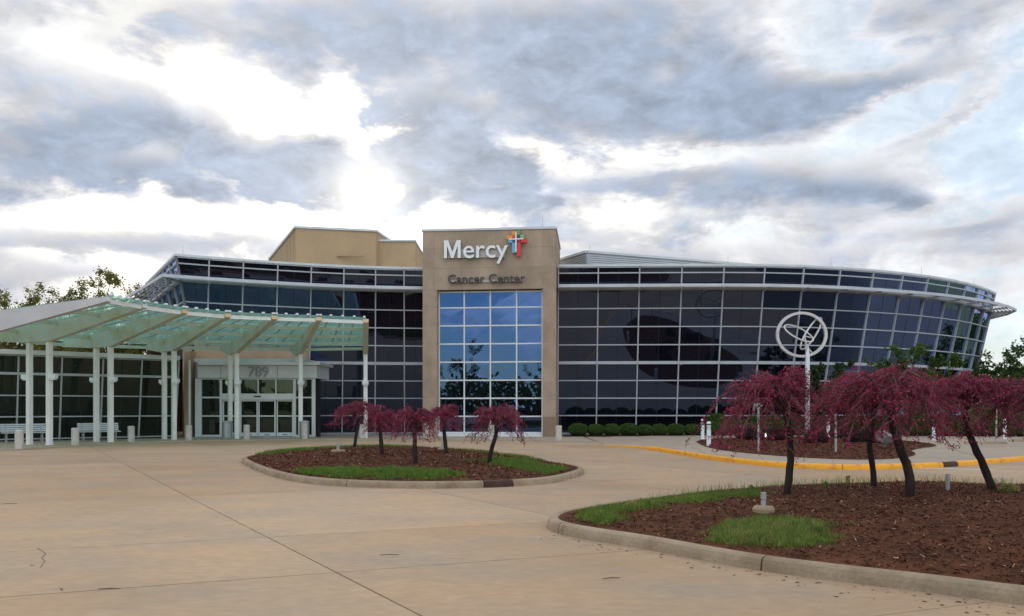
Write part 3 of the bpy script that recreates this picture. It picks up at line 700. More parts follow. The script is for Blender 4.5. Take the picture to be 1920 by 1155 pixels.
bld = root('medical_center_building', (-1, 47, 0), 'dark glass two storey building with curved leaning walls and a tan stone entrance tower', 'building')
LEV = [0.15, 1.20, 2.23, 3.26, 4.29, 5.32, 6.35, 7.38, 8.44, 8.62, 9.36, 9.68]
rg = random.Random(11)
def curtain(T, N, levels_fn, parent, mull_w=.07, seam=True, skip_frame=False, gl='glass'):
    fm = MB(); panes = []
    for i in range(len(T)):
        lv = levels_fn(min(i, len(T) - 2)); lv2 = levels_fn(max(i - 1, 0)); z0 = min(lv[0], lv2[0])
        a, b = pos(T, N, i, z0, .02), pos(T, N, i, lv[-1], .02)
        nn = Vector((N[i].x, N[i].y, 0)).normalized(); fm.bar(a, b, mull_w, .14, up=(nn.x, nn.y, .2))
    for i in range(len(T) - 1):
        lv = levels_fn(i)
        for z in lv:
            a, b = pos(T, N, i, z, .015), pos(T, N, i + 1, z, .015); d = (b - a).normalized(); a += d * .03; b -= d * .03
            big = abs(z - 4.29) < .01
            fm.bar(a, b, .15 if not big else .2, .17 if big else .062, up=(0, 0, 1))
        for z0, z1 in zip(lv, lv[1:]):
            if z1 - z0 < .25: continue
            j = [rg.uniform(-.004, .004) for _ in range(4)]
            A, B = pos(T, N, i, z0, -.03 + j[0]), pos(T, N, i + 1, z0, -.03 + j[1]); D_, E = pos(T, N, i, z1, -.03 + j[2]), pos(T, N, i + 1, z1, -.03 + j[3])
            nn = (B - A).cross(D_ - A).normalized() * .02
            mb = MB()
            if seam:
                M0, M1 = A.lerp(B, .493), A.lerp(B, .507); M2, M3 = D_.lerp(E, .493), D_.lerp(E, .507)
                mb.hexa([A, M0, M2, D_, A - nn, M0 - nn, M2 - nn, D_ - nn]); mb.hexa([M1, B, E, M3, M1 - nn, B - nn, E - nn, M3 - nn])
                mb.hexa([M0 - nn * .6, M1 - nn * .6, M3 - nn * .6, M2 - nn * .6, M0 - nn * 1.2, M1 - nn * 1.2, M3 - nn * 1.2, M2 - nn * 1.2], 1)
            else: mb.hexa([A, B, E, D_, A - nn, B - nn, E - nn, D_ - nn])
            panes.append(mb)
    fr_ = fm.build('curtain_wall', M['alu'], parent)
    for mb in panes: mb.build('glass_pane', [M[gl], M['dark']], fr_)
    return fr_
low_idx = 4
curtain(RT[:18], RN[:18], lambda i: LEV, bld)
curtain(LT, LN, lambda i: ([5.32] + LEV[6:]) if i < 4 else LEV, bld)
curtain(ST, SN, lambda i: [5.32] + LEV[6:], bld)
# dark backing behind the glass so that nothing shows through the joints
for T, N, z0 in ((RT, RN, 0), (LT, LN, 0), (ST, SN, 4.6)):
    mb = MB()
    for i in range(len(T)): mb.v += [tuple(pos(T, N, i, z0, -.14)), tuple(pos(T, N, i, 9.68, -.14))]
    for i in range(len(T) - 1): a = i * 2; mb.f.append((a, a + 2, a + 3, a + 1)); mb.mi.append(0)
    mb.build('wall_backing', M['dark'], bld)
# roof edge cap, sill and roof
def ribbon(T, N, z0, z1, out, back, mt, name, parent=bld):
    mb = MB()
    for i in range(len(T)):
        zc = z0; a = pos(T, N, i, z0, out); b = pos(T, N, i, z0, -back)
        mb.v += [tuple(a), (a.x, a.y, z1), (b.x, b.y, z1), tuple(b)]
    for i in range(len(T) - 1):
        a = i * 4
        for k in range(4): mb.f.append((a + k, a + 4 + k, a + 4 + (k + 1) % 4, a + (k + 1) % 4)); mb.mi.append(0)
    mb.f += [(0, 1, 2, 3), tuple((len(T) - 1) * 4 + k for k in (3, 2, 1, 0))]; mb.mi += [0, 0]
    return mb.build(name, mt, parent)
for T, N in ((RT, RN), (LT, LN), (ST, SN)):
    ribbon(T, N, 9.715, 9.84, .12, .4, M['cap'], 'roof_cap')
ribbon(RT, RN, 0.0, .13, .05, .3, M['alu'], 'wall_sill'); ribbon(LT[4:], LN[4:], 0.0, .13, .05, .3, M['alu'], 'wall_sill')
rv = [pos(ST, SN, i, 9.70, -.2) for i in range(len(ST))] + [pos(LT, LN, i, 9.70, -.2) for i in range(1, len(LT))] + [pos(RT, RN, i, 9.70, -.2) for i in range(len(RT))]
rv += [Vector((34, 84, 9.7)), Vector((-24, 84, 9.7))]
MB().add([tuple(p) for p in rv], [tuple(range(len(rv)))]).build('roof', M['roof'], bld)
bw = MB(); a, b, c, d = pos(RT, RN, len(RT) - 1, 9.7), Vector((34, 84, 0)), Vector((-24, 84, 0)), pos(ST, SN, 0, 9.7)
for p, q in ((a, b), (b, c), (c, d)): bw.add([(p.x, p.y, 0), (q.x, q.y, 0), (q.x, q.y, 9.69), (p.x, p.y, 9.69)], [(0, 1, 2, 3)])
bw.build('rear_wall', M['tan'], bld)

# sunshade: outer rail, brackets, slats
def sunshade(T, N, flare=None):
    W = .95; zf0 = 8.53
    rm = MB(); sl = []
    def pp(i, out, z): return pos(T, N, i, z, out)
    for i in range(len(T) - 1):
        w0, w1 = (flare(i), flare(i + 1)) if flare else (W, W)
        a, b = pp(i, w0 + .1, zf0), pp(i + 1, w1 + .1, zf0); rm.bar(a, b, .07, .17)
        a, b = pp(i, .10, zf0 - .02), pp(i + 1, .10, zf0 - .02); rm.bar(a, b, .08, .10)
        ns = 6
        for k in range(ns):
            t = (k + .7) / (ns + .2); a, b = pp(i, .1 + w0 * t, zf0 - .01), pp(i + 1, .1 + w1 * t, zf0 - .01); d = (b - a).normalized() * .03
            n3 = Vector((N[i].x, N[i].y, 0)).normalized()
            sl.append((a + d, b - d, n3))
    for i in range(len(T)):
        w0 = flare(i) if flare else W
        a, b = pp(i, 0.0, zf0 - .16), pp(i, w0 + .06, zf0 - .05); rm.bar(a, b, .07, .12)
    o = rm.build('sunshade', M['shade_metal'], bld)
    for a, b, n3 in sl:
        MB().bar(a, b, .125, .02, up=(n3.x * .25, n3.y * .25, 1)).build('louver_slat', M['shade_metal'], o)
sunshade(RT, RN, lambda i: .9 if i < 8 else min(1.45, .9 + (i - 8) * .09)); sunshade(LT, LN); sunshade(ST, SN, lambda i: .95 + .16 * max(0, 5 - i) if i > 1 else 1.6)

# tan wall under the left glass
mb = MB()
for i in range(0, 5):
    for z in (0, 5.26): p = pos(LT, LN, i, 5.0, -.10); mb.v.append((p.x, p.y, z))
for i in range(4): a = i * 2; mb.f.append((a, a + 2, a + 3, a + 1)); mb.mi.append(0)
mb.build('tan_wall', M['tan'], bld)
mb = MB()
for i in range(3, 6):
    for z in (0, 5.26): p = pos(ST, SN, i, 5.0, -.10); mb.v.append((p.x, p.y, z))
for i in range(2): a = i * 2; mb.f.append((a, a + 2, a + 3, a + 1)); mb.mi.append(0)
mb.build('tan_wall', M['tan'], bld)
p = P(354, 700, 44.9); MB().box(p.x - .17, p.x + .17, 44.7, 46.2, 0.05, 4.75).build('tan_pier', M['tan'], bld)

# ------------------------------------------------------------------ stone tower
O = Vector((-5.06, 46.72)); ax = Vector((7.5, -.72)).normalized(); bx = Vector((-ax.y, ax.x)); PW = 7.54; PD = 6.1; PT = 11.62
def L2(s, d, z): q = O + ax * s + bx * d; return Vector((q.x, q.y, z))
def lbox(mb, s0, s1, d0, d1, z0, z1, mi=0):
    return mb.hexa([L2(s0, d0, z0), L2(s1, d0, z0), L2(s1, d1, z0), L2(s0, d1, z0), L2(s0, d0, z1), L2(s1, d0, z1), L2(s1, d1, z1), L2(s0, d1, z1)], mi)
core = MB(); wl0, wl1, wt = .845, 6.80, 8.30
lbox(core, .014, wl0 - .03, .014, PD - .05, 0, PT - .02); lbox(core, wl1 + .03, PW - .014, .014, PD - .05, 0, PT - .02); lbox(core, wl0 - .03, wl1 + .03, .014, PD - .05, wt + .03, PT - .02)
lbox(core, wl0 - .03, wl1 + .03, .75, PD - .05, 0, wt + .03)
tower = core.build('stone_tower', M['stone_joint'], bld)
rowz = [0.02, 1.17, 2.22, 3.21, 4.26, 5.30, 6.32, 7.37, wt]
upz = [wt, 9.52, 10.63, PT]
g = .011
ups = [0, .70, 2.22, 3.74, 5.26, wl1, PW]
def panel(s0, s1, z0, z1, face='front', mt=None):
    mb = MB(); q = rg.uniform(-.003, .003)
    if face == 'front': lbox(mb, s0 + g, s1 - g, q, .08, z0 + g, z1 - g)
    elif face == 'right': lbox(mb, PW - .08, PW + q, s0 + g, s1 - g, z0 + g, z1 - g)
    elif face == 'left': lbox(mb, 0 + q, .08, s0 + g, s1 - g, z0 + g, z1 - g)
    elif face == 'revl': lbox(mb, wl0 - .08, wl0 + q, s0 + g, s1 - g, z0 + g, z1 - g)
    elif face == 'revr': lbox(mb, wl1 + q, wl1 + .08, s0 + g, s1 - g, z0 + g, z1 - g)
    mb.build('stone_panel', mt or M['stone'], tower)
for z0, z1 in zip(rowz, rowz[1:]):
    panel(0, wl0, z0, z1); panel(wl1, PW, z0, z1, mt=M['stone_dark'] if z0 < .1 else None)
    panel(.10, .62, z0, z1, 'revl'); panel(.10, .62, z0, z1, 'revr')
for z0, z1 in zip(upz, upz[1:]):
    for s0, s1 in zip(ups, ups[1:]): panel(s0, s1, z0, z1)
for z0, z1 in zip(rowz + upz[1:], (rowz + upz[1:])[1:]):
    for k in range(4): d0 = .09 + k * (PD - .1) / 4; d1 = .09 + (k + 1) * (PD - .1) / 4; panel(d0, d1, z0, z1, 'right'); panel(d0, d1, z0, z1, 'left') if z0 > 8 else None
lbox(MB(), 0, 1, 0, 1, 0, 1)
capm = MB(); lbox(capm, -.05, PW + .05, -.05, PD + .05, PT + .003, PT + .13); capm.build('tower_cap', M['cap'], bld)
# tower window wall
fm = MB(); ws = [wl0, 2.33, 3.82, 5.31, wl1]; wz = [.26, 1.18, 2.20, 3.22, 4.25, 5.28, 6.31, 7.33, wt - .08]; dd = .40
for s_ in ws:
    s2 = min(max(s_, wl0 + .05), wl1 - .05); lbox(fm, s2 - .038, s2 + .038, dd - .05, dd + .08, .06, wt)
for z_ in wz:
    for s0, s1 in zip(ws, ws[1:]): lbox(fm, s0 + (.09 if s0 == wl0 else .039), s1 - (.09 if s1 == wl1 else .039), dd - .045, dd + .075, z_ - .038, z_ + .038)
wf = fm.build('window_frame', M['white_frame'], bld)
sm_ = MB(); lbox(sm_, wl0 + .01, wl1 - .01, .12, dd + .1, .05, .215); sm_.build('window_sill', M['white_frame'], bld)
for s0, s1 in zip(ws, ws[1:]):
    for z0, z1 in zip(wz, wz[1:]):
        mb = MB(); j = [rg.uniform(-.0035, .0035) for _ in range(4)]
        A, B, E, D_ = L2(s0 + .03, dd + j[0], z0 + .03), L2(s1 - .03, dd + j[1], z0 + .03), L2(s1 - .03, dd + j[2], z1 - .03), L2(s0 + .03, dd + j[3], z1 - .03)
        nn = Vector((bx.x, bx.y, 0)) * .02; mb.hexa([A + nn, B + nn, E + nn, D_ + nn, A, B, E, D_]); mb.build('glass_pane', M['blue_glass'], wf)

# ------------------------------------------------------------------ roof volumes
Yb = 58.0; zb = EYE + 337 / F * Yb
def xx(px, Y): return (px - CX) / F * Y
mb = MB(); A = (xx(555, Yb), Yb); B = (xx(705, 59.2), 59.2); Cc = (xx(705, 59.2) + 2, 72); Dd = (xx(505, 70.6), 70.6)
mb.hexa([(A[0], A[1], 9), (B[0], B[1], 9), (Cc[0], Cc[1], 9), (Dd[0], Dd[1], 9), (A[0], A[1], zb), (B[0], B[1], zb), (Cc[0], Cc[1], zb), (Dd[0], Dd[1], zb)])
ph = mb.build('brick_penthouse', M['brick'], bld)
MB().hexa([(A[0] - .1, A[1] - .1, zb + .003), (B[0] + .06, B[1] - .1, zb + .003), (Cc[0], Cc[1], zb + .003), (Dd[0] - .12, Dd[1], zb + .003), (A[0] - .1, A[1] - .1, zb + .16), (B[0] + .06, B[1] - .1, zb + .16), (Cc[0], Cc[1], zb + .16), (Dd[0] - .12, Dd[1], zb + .16)]).build('roof_cap', M['cap'], ph)
z2 = EYE + 312 / F * 59.8; x0, x1 = xx(705.6, 59.8), xx(778, 59.8)
MB().box(x0, x1, 59.8, 68, 9, z2).build('brick_penthouse', M['brick'], bld)
MB().box(x0 + .01, x1 + .06, 59.7, 68, z2 + .003, z2 + .14).build('roof_cap', M['cap'], bld)
MB().box(xx(632, 58.6), xx(684, 58.6), 58.45, 58.6, EYE + 284 / F * 58.6, EYE + 286 / F * 58.6).build('wall_vent', M['tan'], bld)
# vertical control joints on the brick
mb = MB()
for t in (.2, .45, .72):
    p = Vector(A).lerp(Vector(Dd), t * .4); mb.bar((p.x - .03, p.y - .02, 9.2), (p.x - .03, p.y - .02, zb - .05), .03, .03)
mb.build('brick_joint', M['stone_joint'], bld)
# ribbed metal roof screen
zs_ = EYE + 292 / F * 50.4; a_ = Vector((xx(1100, 50.4), 50.4)); b_ = Vector((xx(1440, 55.6), 55.6)); c_ = Vector((xx(1046, 53.4), 53.4)); nrib = 11
mb = MB(); rear1, rear0 = Vector((b_.x + 1, 64)), Vector((c_.x, 64))
mb.hexa([(c_.x, c_.y, 9.2), (a_.x, a_.y, 9.2), (b_.x, b_.y, 9.2), (rear1.x, rear1.y, 9.2), (c_.x, c_.y, zs_), (a_.x, a_.y, zs_), (b_.x, b_.y, zs_), (rear1.x, rear1.y, zs_)])
rsn = mb.build('roof_screen', M['siding'], bld)
for k in range(nrib):
    z = 9.75 + k * (zs_ - 9.8) / nrib
    for p, q in ((c_, a_), (a_, b_)):
        t = (q - p).normalized(); nr = Vector((t.y, -t.x)) * .03
        MB().bar((p.x + nr.x, p.y + nr.y, z), (q.x + nr.x, q.y + nr.y, z), .05, .055).build('siding_rib', M['siding'], rsn)
mb = MB()
for p, q in ((c_, a_), (a_, b_)):
    t = (q - p).normalized(); nr = Vector((t.y, -t.x)) * .05; mb.bar((p.x + nr.x, p.y + nr.y, zs_ + .03), (q.x + nr.x, q.y + nr.y, zs_ + .03), .16, .14)
mb.build('screen_cap', M['cap'], rsn)
# lightning rods
for (px, py, Y) in ((343, 479, 44.6), (1017.5, 424, 47.5), (1106, 472, 50.8), (1365, 496, 48), (1558, 501, 48.4), (1728, 516, 51.5), (1826, 536, 55), (654, 436, 59)):
    p = P(px, py, Y); MB().tube([(p.x, p.y, p.z - .25), (p.x, p.y, p.z + .1), (p.x, p.y, p.z + .55)], [.02, .012, .006], 5).build('lightning_rod', M['galv'], bld)

# ------------------------------------------------------------------ low glass wing
w0, w1 = Vector((-24.4, 38.9)), Vector((-17.9, 44.15)); dw = (w1 - w0).normalized()
w_start = w0 - dw * 6.4; LW = (w1 - w_start).length; nw = 8
WT = [w_start + dw * (LW * i / nw) for i in range(nw + 1)]; WN = [Vector((dw.y, -dw.x))] * (nw + 1)
WZ = 4.15
def wpos(i, z, out=0.0): p = WT[i] - WN[i] * ((2.2 - z) * .17 * -1 * -1 - out) if False else WT[i] - WN[i] * ((2.2 - z) * .17 - out); return Vector((p.x, p.y, z))
fm = MB(); lv = [.15, 1.23, 2.25, 3.29, WZ]; panes = []
for i in range(nw + 1):
    fm.bar(wpos(i, .1, .02), wpos(i, WZ, .02), .07, .12, up=(WN[i].x, WN[i].y, .2))
for i in range(nw):
    for z in lv:
        a, b = wpos(i, z, .015), wpos(i + 1, z, .015); d = (b - a).normalized() * .03; fm.bar(a + d, b - d, .12, .12 if z == 3.29 else .06)
    for z0_, z1_ in zip(lv, lv[1:]):
        j = [rg.uniform(-.003, .003) for _ in range(4)]
        A_, B_, D_, E = wpos(i, z0_, -.03 + j[0]), wpos(i + 1, z0_, -.03 + j[1]), wpos(i, z1_, -.03 + j[2]), wpos(i + 1, z1_, -.03 + j[3])
        nn = (B_ - A_).cross(D_ - A_).normalized() * .02; mb = MB()
        M0, M1, M2, M3 = A_.lerp(B_, .485), A_.lerp(B_, .515), D_.lerp(E, .485), D_.lerp(E, .515)
        mb.hexa([A_, M0, M2, D_, A_ - nn, M0 - nn, M2 - nn, D_ - nn]); mb.hexa([M1, B_, E, M3, M1 - nn, B_ - nn, E - nn, M3 - nn])
        mb.hexa([M0, M1, M3, M2, M0 + nn, M1 + nn, M3 + nn, M2 + nn], 1); panes.append(mb)
wing = fm.build('wing_wall', M['alu'], bld)
for mb in panes: mb.build('window_pane', [M['clear'], M['dark']], wing)
a, b = wpos(0, WZ), wpos(nw, WZ); bk_ = Vector((-dw.y, dw.x, 0)) * 9; bk3 = Vector((bk_.x, bk_.y, 0))
n3 = Vector((dw.y, -dw.x, 0))
def hb(p, q, off0, off1, z0, z1):
    return MB().hexa([(p + n3 * off0).xy.to_3d() + Vector((0, 0, z0)), (q + n3 * off0).xy.to_3d() + Vector((0, 0, z0)), (q + n3 * off1).xy.to_3d() + Vector((0, 0, z0)), (p + n3 * off1).xy.to_3d() + Vector((0, 0, z0)),
                      (p + n3 * off0).xy.to_3d() + Vector((0, 0, z1)), (q + n3 * off0).xy.to_3d() + Vector((0, 0, z1)), (q + n3 * off1).xy.to_3d() + Vector((0, 0, z1)), (p + n3 * off1).xy.to_3d() + Vector((0, 0, z1))])
hb(a, b, .22, -1.3, WZ + .04, WZ + .26).build('wing_fascia', M['fascia'], bld)
hb(a, b, -1.3, -9, 0.0, WZ + .1).build('wing_roof', M['roof'], bld)
hb(a, b, -1.2, -1.05, 0.0, WZ).build('wall_backing', M['dark'], bld)

# ------------------------------------------------------------------ entrance vestibule
VY = 44.6; vl, vr = xx(370.7, VY), xx(593.8, VY); vbl = Vector((xx(358, 46.2), 46.2))
ves = empty('entrance_vestibule', (0, 0, 0)); ves.parent = bld; ves.location = -PARENT_OFF[bld.name]
def vz(py, Y=VY): return EYE + (HY - py) / F * Y
mb = MB(); mb.hexa([(vl, VY, vz(708.8)), (vr, VY, vz(708.8)), (vr, VY + 3, vz(708.8)), (vbl.x, vbl.y, vz(708.8)), (vl, VY, vz(685)), (vr, VY, vz(685)), (vr, VY + 3, vz(685)), (vbl.x, vbl.y, vz(685))])
mb.build('fascia', M['fascia'], ves)
c0, c1_ = xx(354, VY - .25), xx(600, VY - .25)
MB().hexa([(c0 + .5, VY - .25, vz(684.6)), (c1_, VY - .25, vz(684.6)), (c1_, VY + 3, vz(684.6)), (vbl.x - .3, VY + 2.2, vz(684.6)), (c0 + .5, VY - .25, vz(679.5)), (c1_, VY - .25, vz(679.5)), (c1_, VY + 3, vz(679.5)), (vbl.x - .3, VY + 2.2, vz(679.5))]).build('fascia_cap', M['cap'], ves)
MB().box(xx(358, VY + .6), xx(571, VY + .6), VY + .6, VY + 2.9, vz(679, VY + .6), vz(672, VY + .6)).build('roof_curb', M['fascia'], ves)
sj = MB()
for px in (414, 520): sj.box(xx(px, VY) - .012, xx(px, VY) + .012, VY - .008, VY, vz(708), vz(685.5))
sj.build('fascia_joint', M['joint'], ves)
Yg = VY + .18
cols_px = [379 - 6.5, 414.5, 450, 484, 517.7, 550, 583.5]
def X(px): return xx(px, Yg)
zb0, ztop = .06, vz(709.5, Yg); zh1, zh0 = vz(738, Yg), vz(749.5, Yg); zm = vz(780, Yg); zd = .12
fm = MB()
for px, w in ((372.5, .34), (414.5, .12), (450, .09), (552.5, .14), (588, .18)):
    fm.box(X(px) - w / 2, X(px) + w / 2, Yg - .05, Yg + .09, zb0, ztop)
for px in (484.3, 517.7): fm.box(X(px) - .03, X(px) + .03, Yg - .045, Yg + .08, zh1, ztop)
fm.box(X(414.5) + .06, X(552.5) - .07, Yg - .12, Yg + .07, zh0, zh1)                      # operator header
for a_p, b_p in ((379, 414.5), (552.5, 588)):
    fm.box(X(a_p), X(b_p), Yg - .044, Yg + .06, vz(745, Yg) - .05, vz(745, Yg) + .03); fm.box(X(a_p), X(b_p), Yg - .044, Yg + .06, zm - .035, zm + .035); fm.box(X(a_p), X(b_p), Yg - .044, Yg + .06, zb0, .2)
fm.box(X(372), X(590), Yg - .043, Yg + .058, ztop - .06, ztop)
# left return wall of the vestibule
pA, pB = Vector((X(367.5), Yg)), Vector((vbl.x + .2, vbl.y))
for t in (0.02, .5, .98): q = pA.lerp(pB, t); fm.bar((q.x, q.y, zb0), (q.x, q.y, ztop), .08, .08)
for z_ in (.12, zm, ztop - .05): fm.bar((pA.x, pA.y, z_), (pB.x, pB.y, z_), .06, .07)
fm.build('entrance_frame', M['white_frame'], ves)
def vpane(x0, x1, z0, z1, par=None, y=Yg + .02, nm='window_pane'):
    j = rg.uniform(-.004, .004); j2 = rg.uniform(-.004, .004)
    MB().hexa([(x0, y + .02 + j, z0), (x1, y + .02 + j2, z0), (x1, y + .02, z1), (x0, y + .02, z1), (x0, y + j, z0), (x1, y + j2, z0), (x1, y, z1), (x0, y, z1)][4:] + [(x0, y + .02 + j, z0), (x1, y + .02 + j2, z0), (x1, y + .02, z1), (x0, y + .02, z1)]).build(nm, M['clear'], par or ves)
for a_p, b_p in ((379, 412.5), (416.5, 449), (451, 483.3), (485.3, 516.7), (518.7, 550)): vpane(X(a_p), X(b_p), zh1 if a_p > 400 else vz(745, Yg), ztop - .05)
for a_p, b_p in ((379, 412.5), (555, 585)):
    if a_p > 500: vpane(X(a_p), X(b_p), vz(745, Yg), ztop - .05)
    vpane(X(a_p), X(b_p), zm, vz(745, Yg)); vpane(X(a_p), X(b_p), .2, zm)
MB().add([(pA.x, pA.y, .12), (pB.x, pB.y, .12), (pB.x, pB.y, ztop), (pA.x, pA.y, ztop)], [(0, 1, 2, 3)]).build('window_pane', M['clear'], ves)
for a_p, b_p in ((417, 449.5), (450.5, 483.5), (484.5, 517), (518, 549.5)):
    fm = MB(); x0, x1 = X(a_p), X(b_p); yy = Yg - .02 if a_p in (450.5, 484.5) else Yg + .05
    fm.box(x0, x0 + .07, yy, yy + .05, zd, zh0 - .01); fm.box(x1 - .07, x1, yy, yy + .05, zd, zh0 - .01)
    fm.box(x0 + .07, x1 - .07, yy, yy + .05, zd, zd + .2); fm.box(x0 + .07, x1 - .07, yy, yy + .05, zh0 - .09, zh0 - .01); fm.box(x0 + .07, x1 - .07, yy, yy + .05, zm - .035, zm + .035)
    fm.box((x0 + x1) / 2 - .14, (x0 + x1) / 2 + .14, yy - .004, yy, zd + .06, zd + .1, 1)
    dr = fm.build('sliding_door', [M['white_frame'], M['dark']], None); dr.parent = ves
    vpane(x0 + .06, x1 - .06, zd + .19, zm - .03, dr, yy + .02, 'door_pane'); vpane(x0 + .06, x1 - .06, zm + .03, zh0 - .08, dr, yy + .02, 'door_pane')
MB().box(X(478), X(490), Yg - .16, Yg - .12, vz(743.5, Yg) - .03, vz(743.5, Yg) + .04).build('door_sensor', M['dark'], ves)
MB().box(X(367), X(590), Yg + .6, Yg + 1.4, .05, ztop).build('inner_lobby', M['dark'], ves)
MB().box(X(365), X(592), VY - .1, VY + .5, .052, .10).build('threshold', M['galv'], ves)
MB().tube([(xx(355.5, 43.9), 43.9, .06), (xx(355.5, 43.9), 43.9, 4.2)], [.06, .06], 10).build('downpipe', M['fascia'], bld)

# ------------------------------------------------------------------ lettering
def glyphs(text):
    out = []; base = 0
    cu = bpy.data.curves.new('t', 'FONT'); cu.size = 1; cu.resolution_u = 4
    ob = bpy.data.objects.new('t', cu); C.objects.link(ob)
    def ext(body, bold=0.0, extr=0.0):
        cu.body = body; cu.offset = bold; cu.extrude = extr
        dg = bpy.context.evaluated_depsgraph_get(); dg.update(); ev = ob.evaluated_get(dg); me = ev.to_mesh()
        V = np.array([v.co[:] for v in me.vertices]) if len(me.vertices) else np.zeros((0, 3)); Fc = [tuple(p.vertices) for p in me.polygons]; ev.to_mesh_clear(); return V, Fc
    for i, ch in enumerate(text):
        if ch == ' ': continue
        Vp, _ = ext(text[:i + 1]); V0, _ = ext(ch); sh = Vp[:, 0].max() - V0[:, 0].max(); out.append((ch, sh))
    res = []
    for ch, sh in out:
        V, Fc = ext(ch, GL['bold'], .5); V[:, 0] += sh
        if ch == 'M':      # straight strokes: a clean outline instead of the font's triangulation
            x0, x1, y1 = V[:, 0].min(), V[:, 0].max(), V[:, 1].max()
            o = [(0, 0), (0, 1), (.25, 1), (.5, .34), (.75, 1), (1, 1), (1, 0), (.82, 0), (.82, .70), (.57, 0), (.43, 0), (.18, .70), (.18, 0)]; k = len(o)
            V = np.array([(x0 + a * (x1 - x0), b * y1, z) for z in (-.5, .5) for a, b in o])
            Fc = [(0, 1, 11, 12), (1, 2, 11), (2, 3, 10, 11), (3, 9, 10), (3, 4, 8, 9), (4, 5, 8), (5, 6, 7, 8)]; Fc = Fc + [tuple(i + k for i in f[::-1]) for f in Fc]
            Fc += [(i, (i + 1) % k, (i + 1) % k + k, i + k) for i in range(k)]
        res.append((ch, V, Fc))
    bpy.data.objects.remove(ob); return res
GL = {'bold': .0}
def lettering(text, parent, name, pos_fn, x0, x1, zbase, caph, depth, mats, bold=.012, capch=None):
    GL['bold'] = bold; gl = glyphs(text); allx = np.concatenate([v[:, 0] for _, v, _ in gl]); mn, mx = allx.min(), allx.max()
    cap = [v for ch, v, _ in gl if ch == (capch or text[0])][0]; ch_ = cap[:, 1].max() - max(0, cap[:, 1].min()); sx = (x1 - x0) / (mx - mn); sz = caph / ch_
    for ch, V, Fc in gl:
        mb = MB(); vs = [pos_fn(x0 + (v[0] - mn) * sx, depth * (v[2] + .5), zbase + v[1] * sz) for v in V]
        mb.add(vs, Fc)
        for k, f in enumerate(Fc):
            zs = [V[i][2] for i in f]; mb.mi[k] = 0 if min(zs) > .45 else 1
        mb.build(name, mats, parent)
sgn = root('wall_sign', L2(3, 0, 9.9), 'large white raised lettering with a multicolour cross, high on the stone tower', 'sign')
tw_fn = lambda proud: (lambda s, d, z: L2(s, -proud - d, z))
sx_ = lambda px: (px - 792.0) / 249.5 * PW
lettering('Mercy', sgn, 'letter', tw_fn(.12), sx_(834.3), sx_(953.5), EYE + (HY - 484.2) / F * 46.35, 1.0, .14, [M['white_sign'], M['return']], .008)
rw = MB(); lbox(rw, sx_(841), sx_(947), -.10, -.005, EYE + (HY - 483.5) / F * 46.4, EYE + (HY - 467) / F * 46.4); rw.build('raceway', M['raceway'], sgn)
cross = [  # photo pixels x0,x1,y0,y1 in the 6.857x enlargement
    (1240, 1281, 165, 217, 'orange'), (1172, 1244, 219, 264, 'orange'), (1245, 1281, 219, 261, 'red_orange'), (1283, 1299, 175, 437, 'white_sign'), (1197, 1282, 263, 277, 'white_sign'), (1300, 1385, 261, 275, 'white_sign'),
    (1301, 1345, 140, 217, 'green'), (1301, 1345, 219, 258, 'teal'), (1347, 1395, 212, 259, 'pale_green'), (1195, 1244, 279, 315, 'sky_blue'), (1245, 1281, 279, 313, 'navy'), (1241, 1281, 315, 445, 'sky_blue'),
    (1302, 1350, 277, 313, 'dark_red'), (1352, 1425, 270, 313, 'red'), (1302, 1350, 315, 490, 'red')]
for (a, b, c, d, m_) in cross:
    mb = MB(); X0, X1 = sx_(780 + a / 6.857), sx_(780 + b / 6.857); Z0, Z1 = EYE + (HY - (410 + d / 6.857)) / F * 46.1, EYE + (HY - (410 + c / 6.857)) / F * 46.1
    dep = .29 if m_ == 'white_sign' else .26
    lbox(mb, X0, X1, -dep, -.10, Z0, Z1); mb.build('cross_block', M[m_], sgn)
sg2 = root('wall_sign', L2(3, 0, 8.7), 'smaller dark gray raised lettering over the blue window on the stone tower', 'sign')
lettering('Cancer Center', sg2, 'letter', tw_fn(.10), sx_(841.5), sx_(985), EYE + (HY - 530.3) / F * 46.3, .47, .12, [M['gray_letter'], M['return']], .006)
rw = MB(); lbox(rw, sx_(844), sx_(981), -.08, -.005, EYE + (HY - 529) / F * 46.3, EYE + (HY - 525) / F * 46.3); rw.build('raceway', M['raceway'], sg2)
sg3 = root('address_number', (xx(485, VY), VY, 3.6), 'gray street number 789 on the white fascia over the doors', 'sign')
lettering('789', sg3, 'digit', lambda x, d, z: Vector((x, VY - .03 - d, z)), xx(466, VY), xx(503.5, VY), vz(706), vz(687.5) - vz(706), .05, [M['mid_letter'], M['return']], .004)

# ------------------------------------------------------------------ canopy
SCL = .96
tipP = [P(205, 564, 32.9), P(272, 577, 35.0), P(346, 589, 37.0), P(427, 594, 38.6), P(515, 599, 39.5), P(598, 601.5, 40.1), P(686, 605, 41.0)]
colP = [(-21.4, 33.6), (-20.8, 37.1), (-19.6, 40.3), (-17.6, 43.0), (-14.9, 44.7), (-11.7, 45.7), (-8.1, 45.7)]
rear = [4.2, 4.2, 4.0, 3.2, 2.5, 2.6, 2.9]
ctr = Vector((-3.1, 38.0, 0))
can = root('glass_canopy', (-14, 40, 0), 'white steel canopy with aqua glass roof fanning over the entrance drive', 'canopy')
beams = []
extra_t = P(120, 548, 29.6); extra_c = Vector((-20.6, 29.6))
TZ = EYE + 4.31 * SCL
def mk(t, c, rl):
    T_ = Vector((t.x * SCL, t.y * SCL)); C_ = Vector((c[0] * SCL, c[1] * SCL)); d = (C_ - T_).normalized(); L = (C_ - T_).length
    return T_, C_, d, L, rl
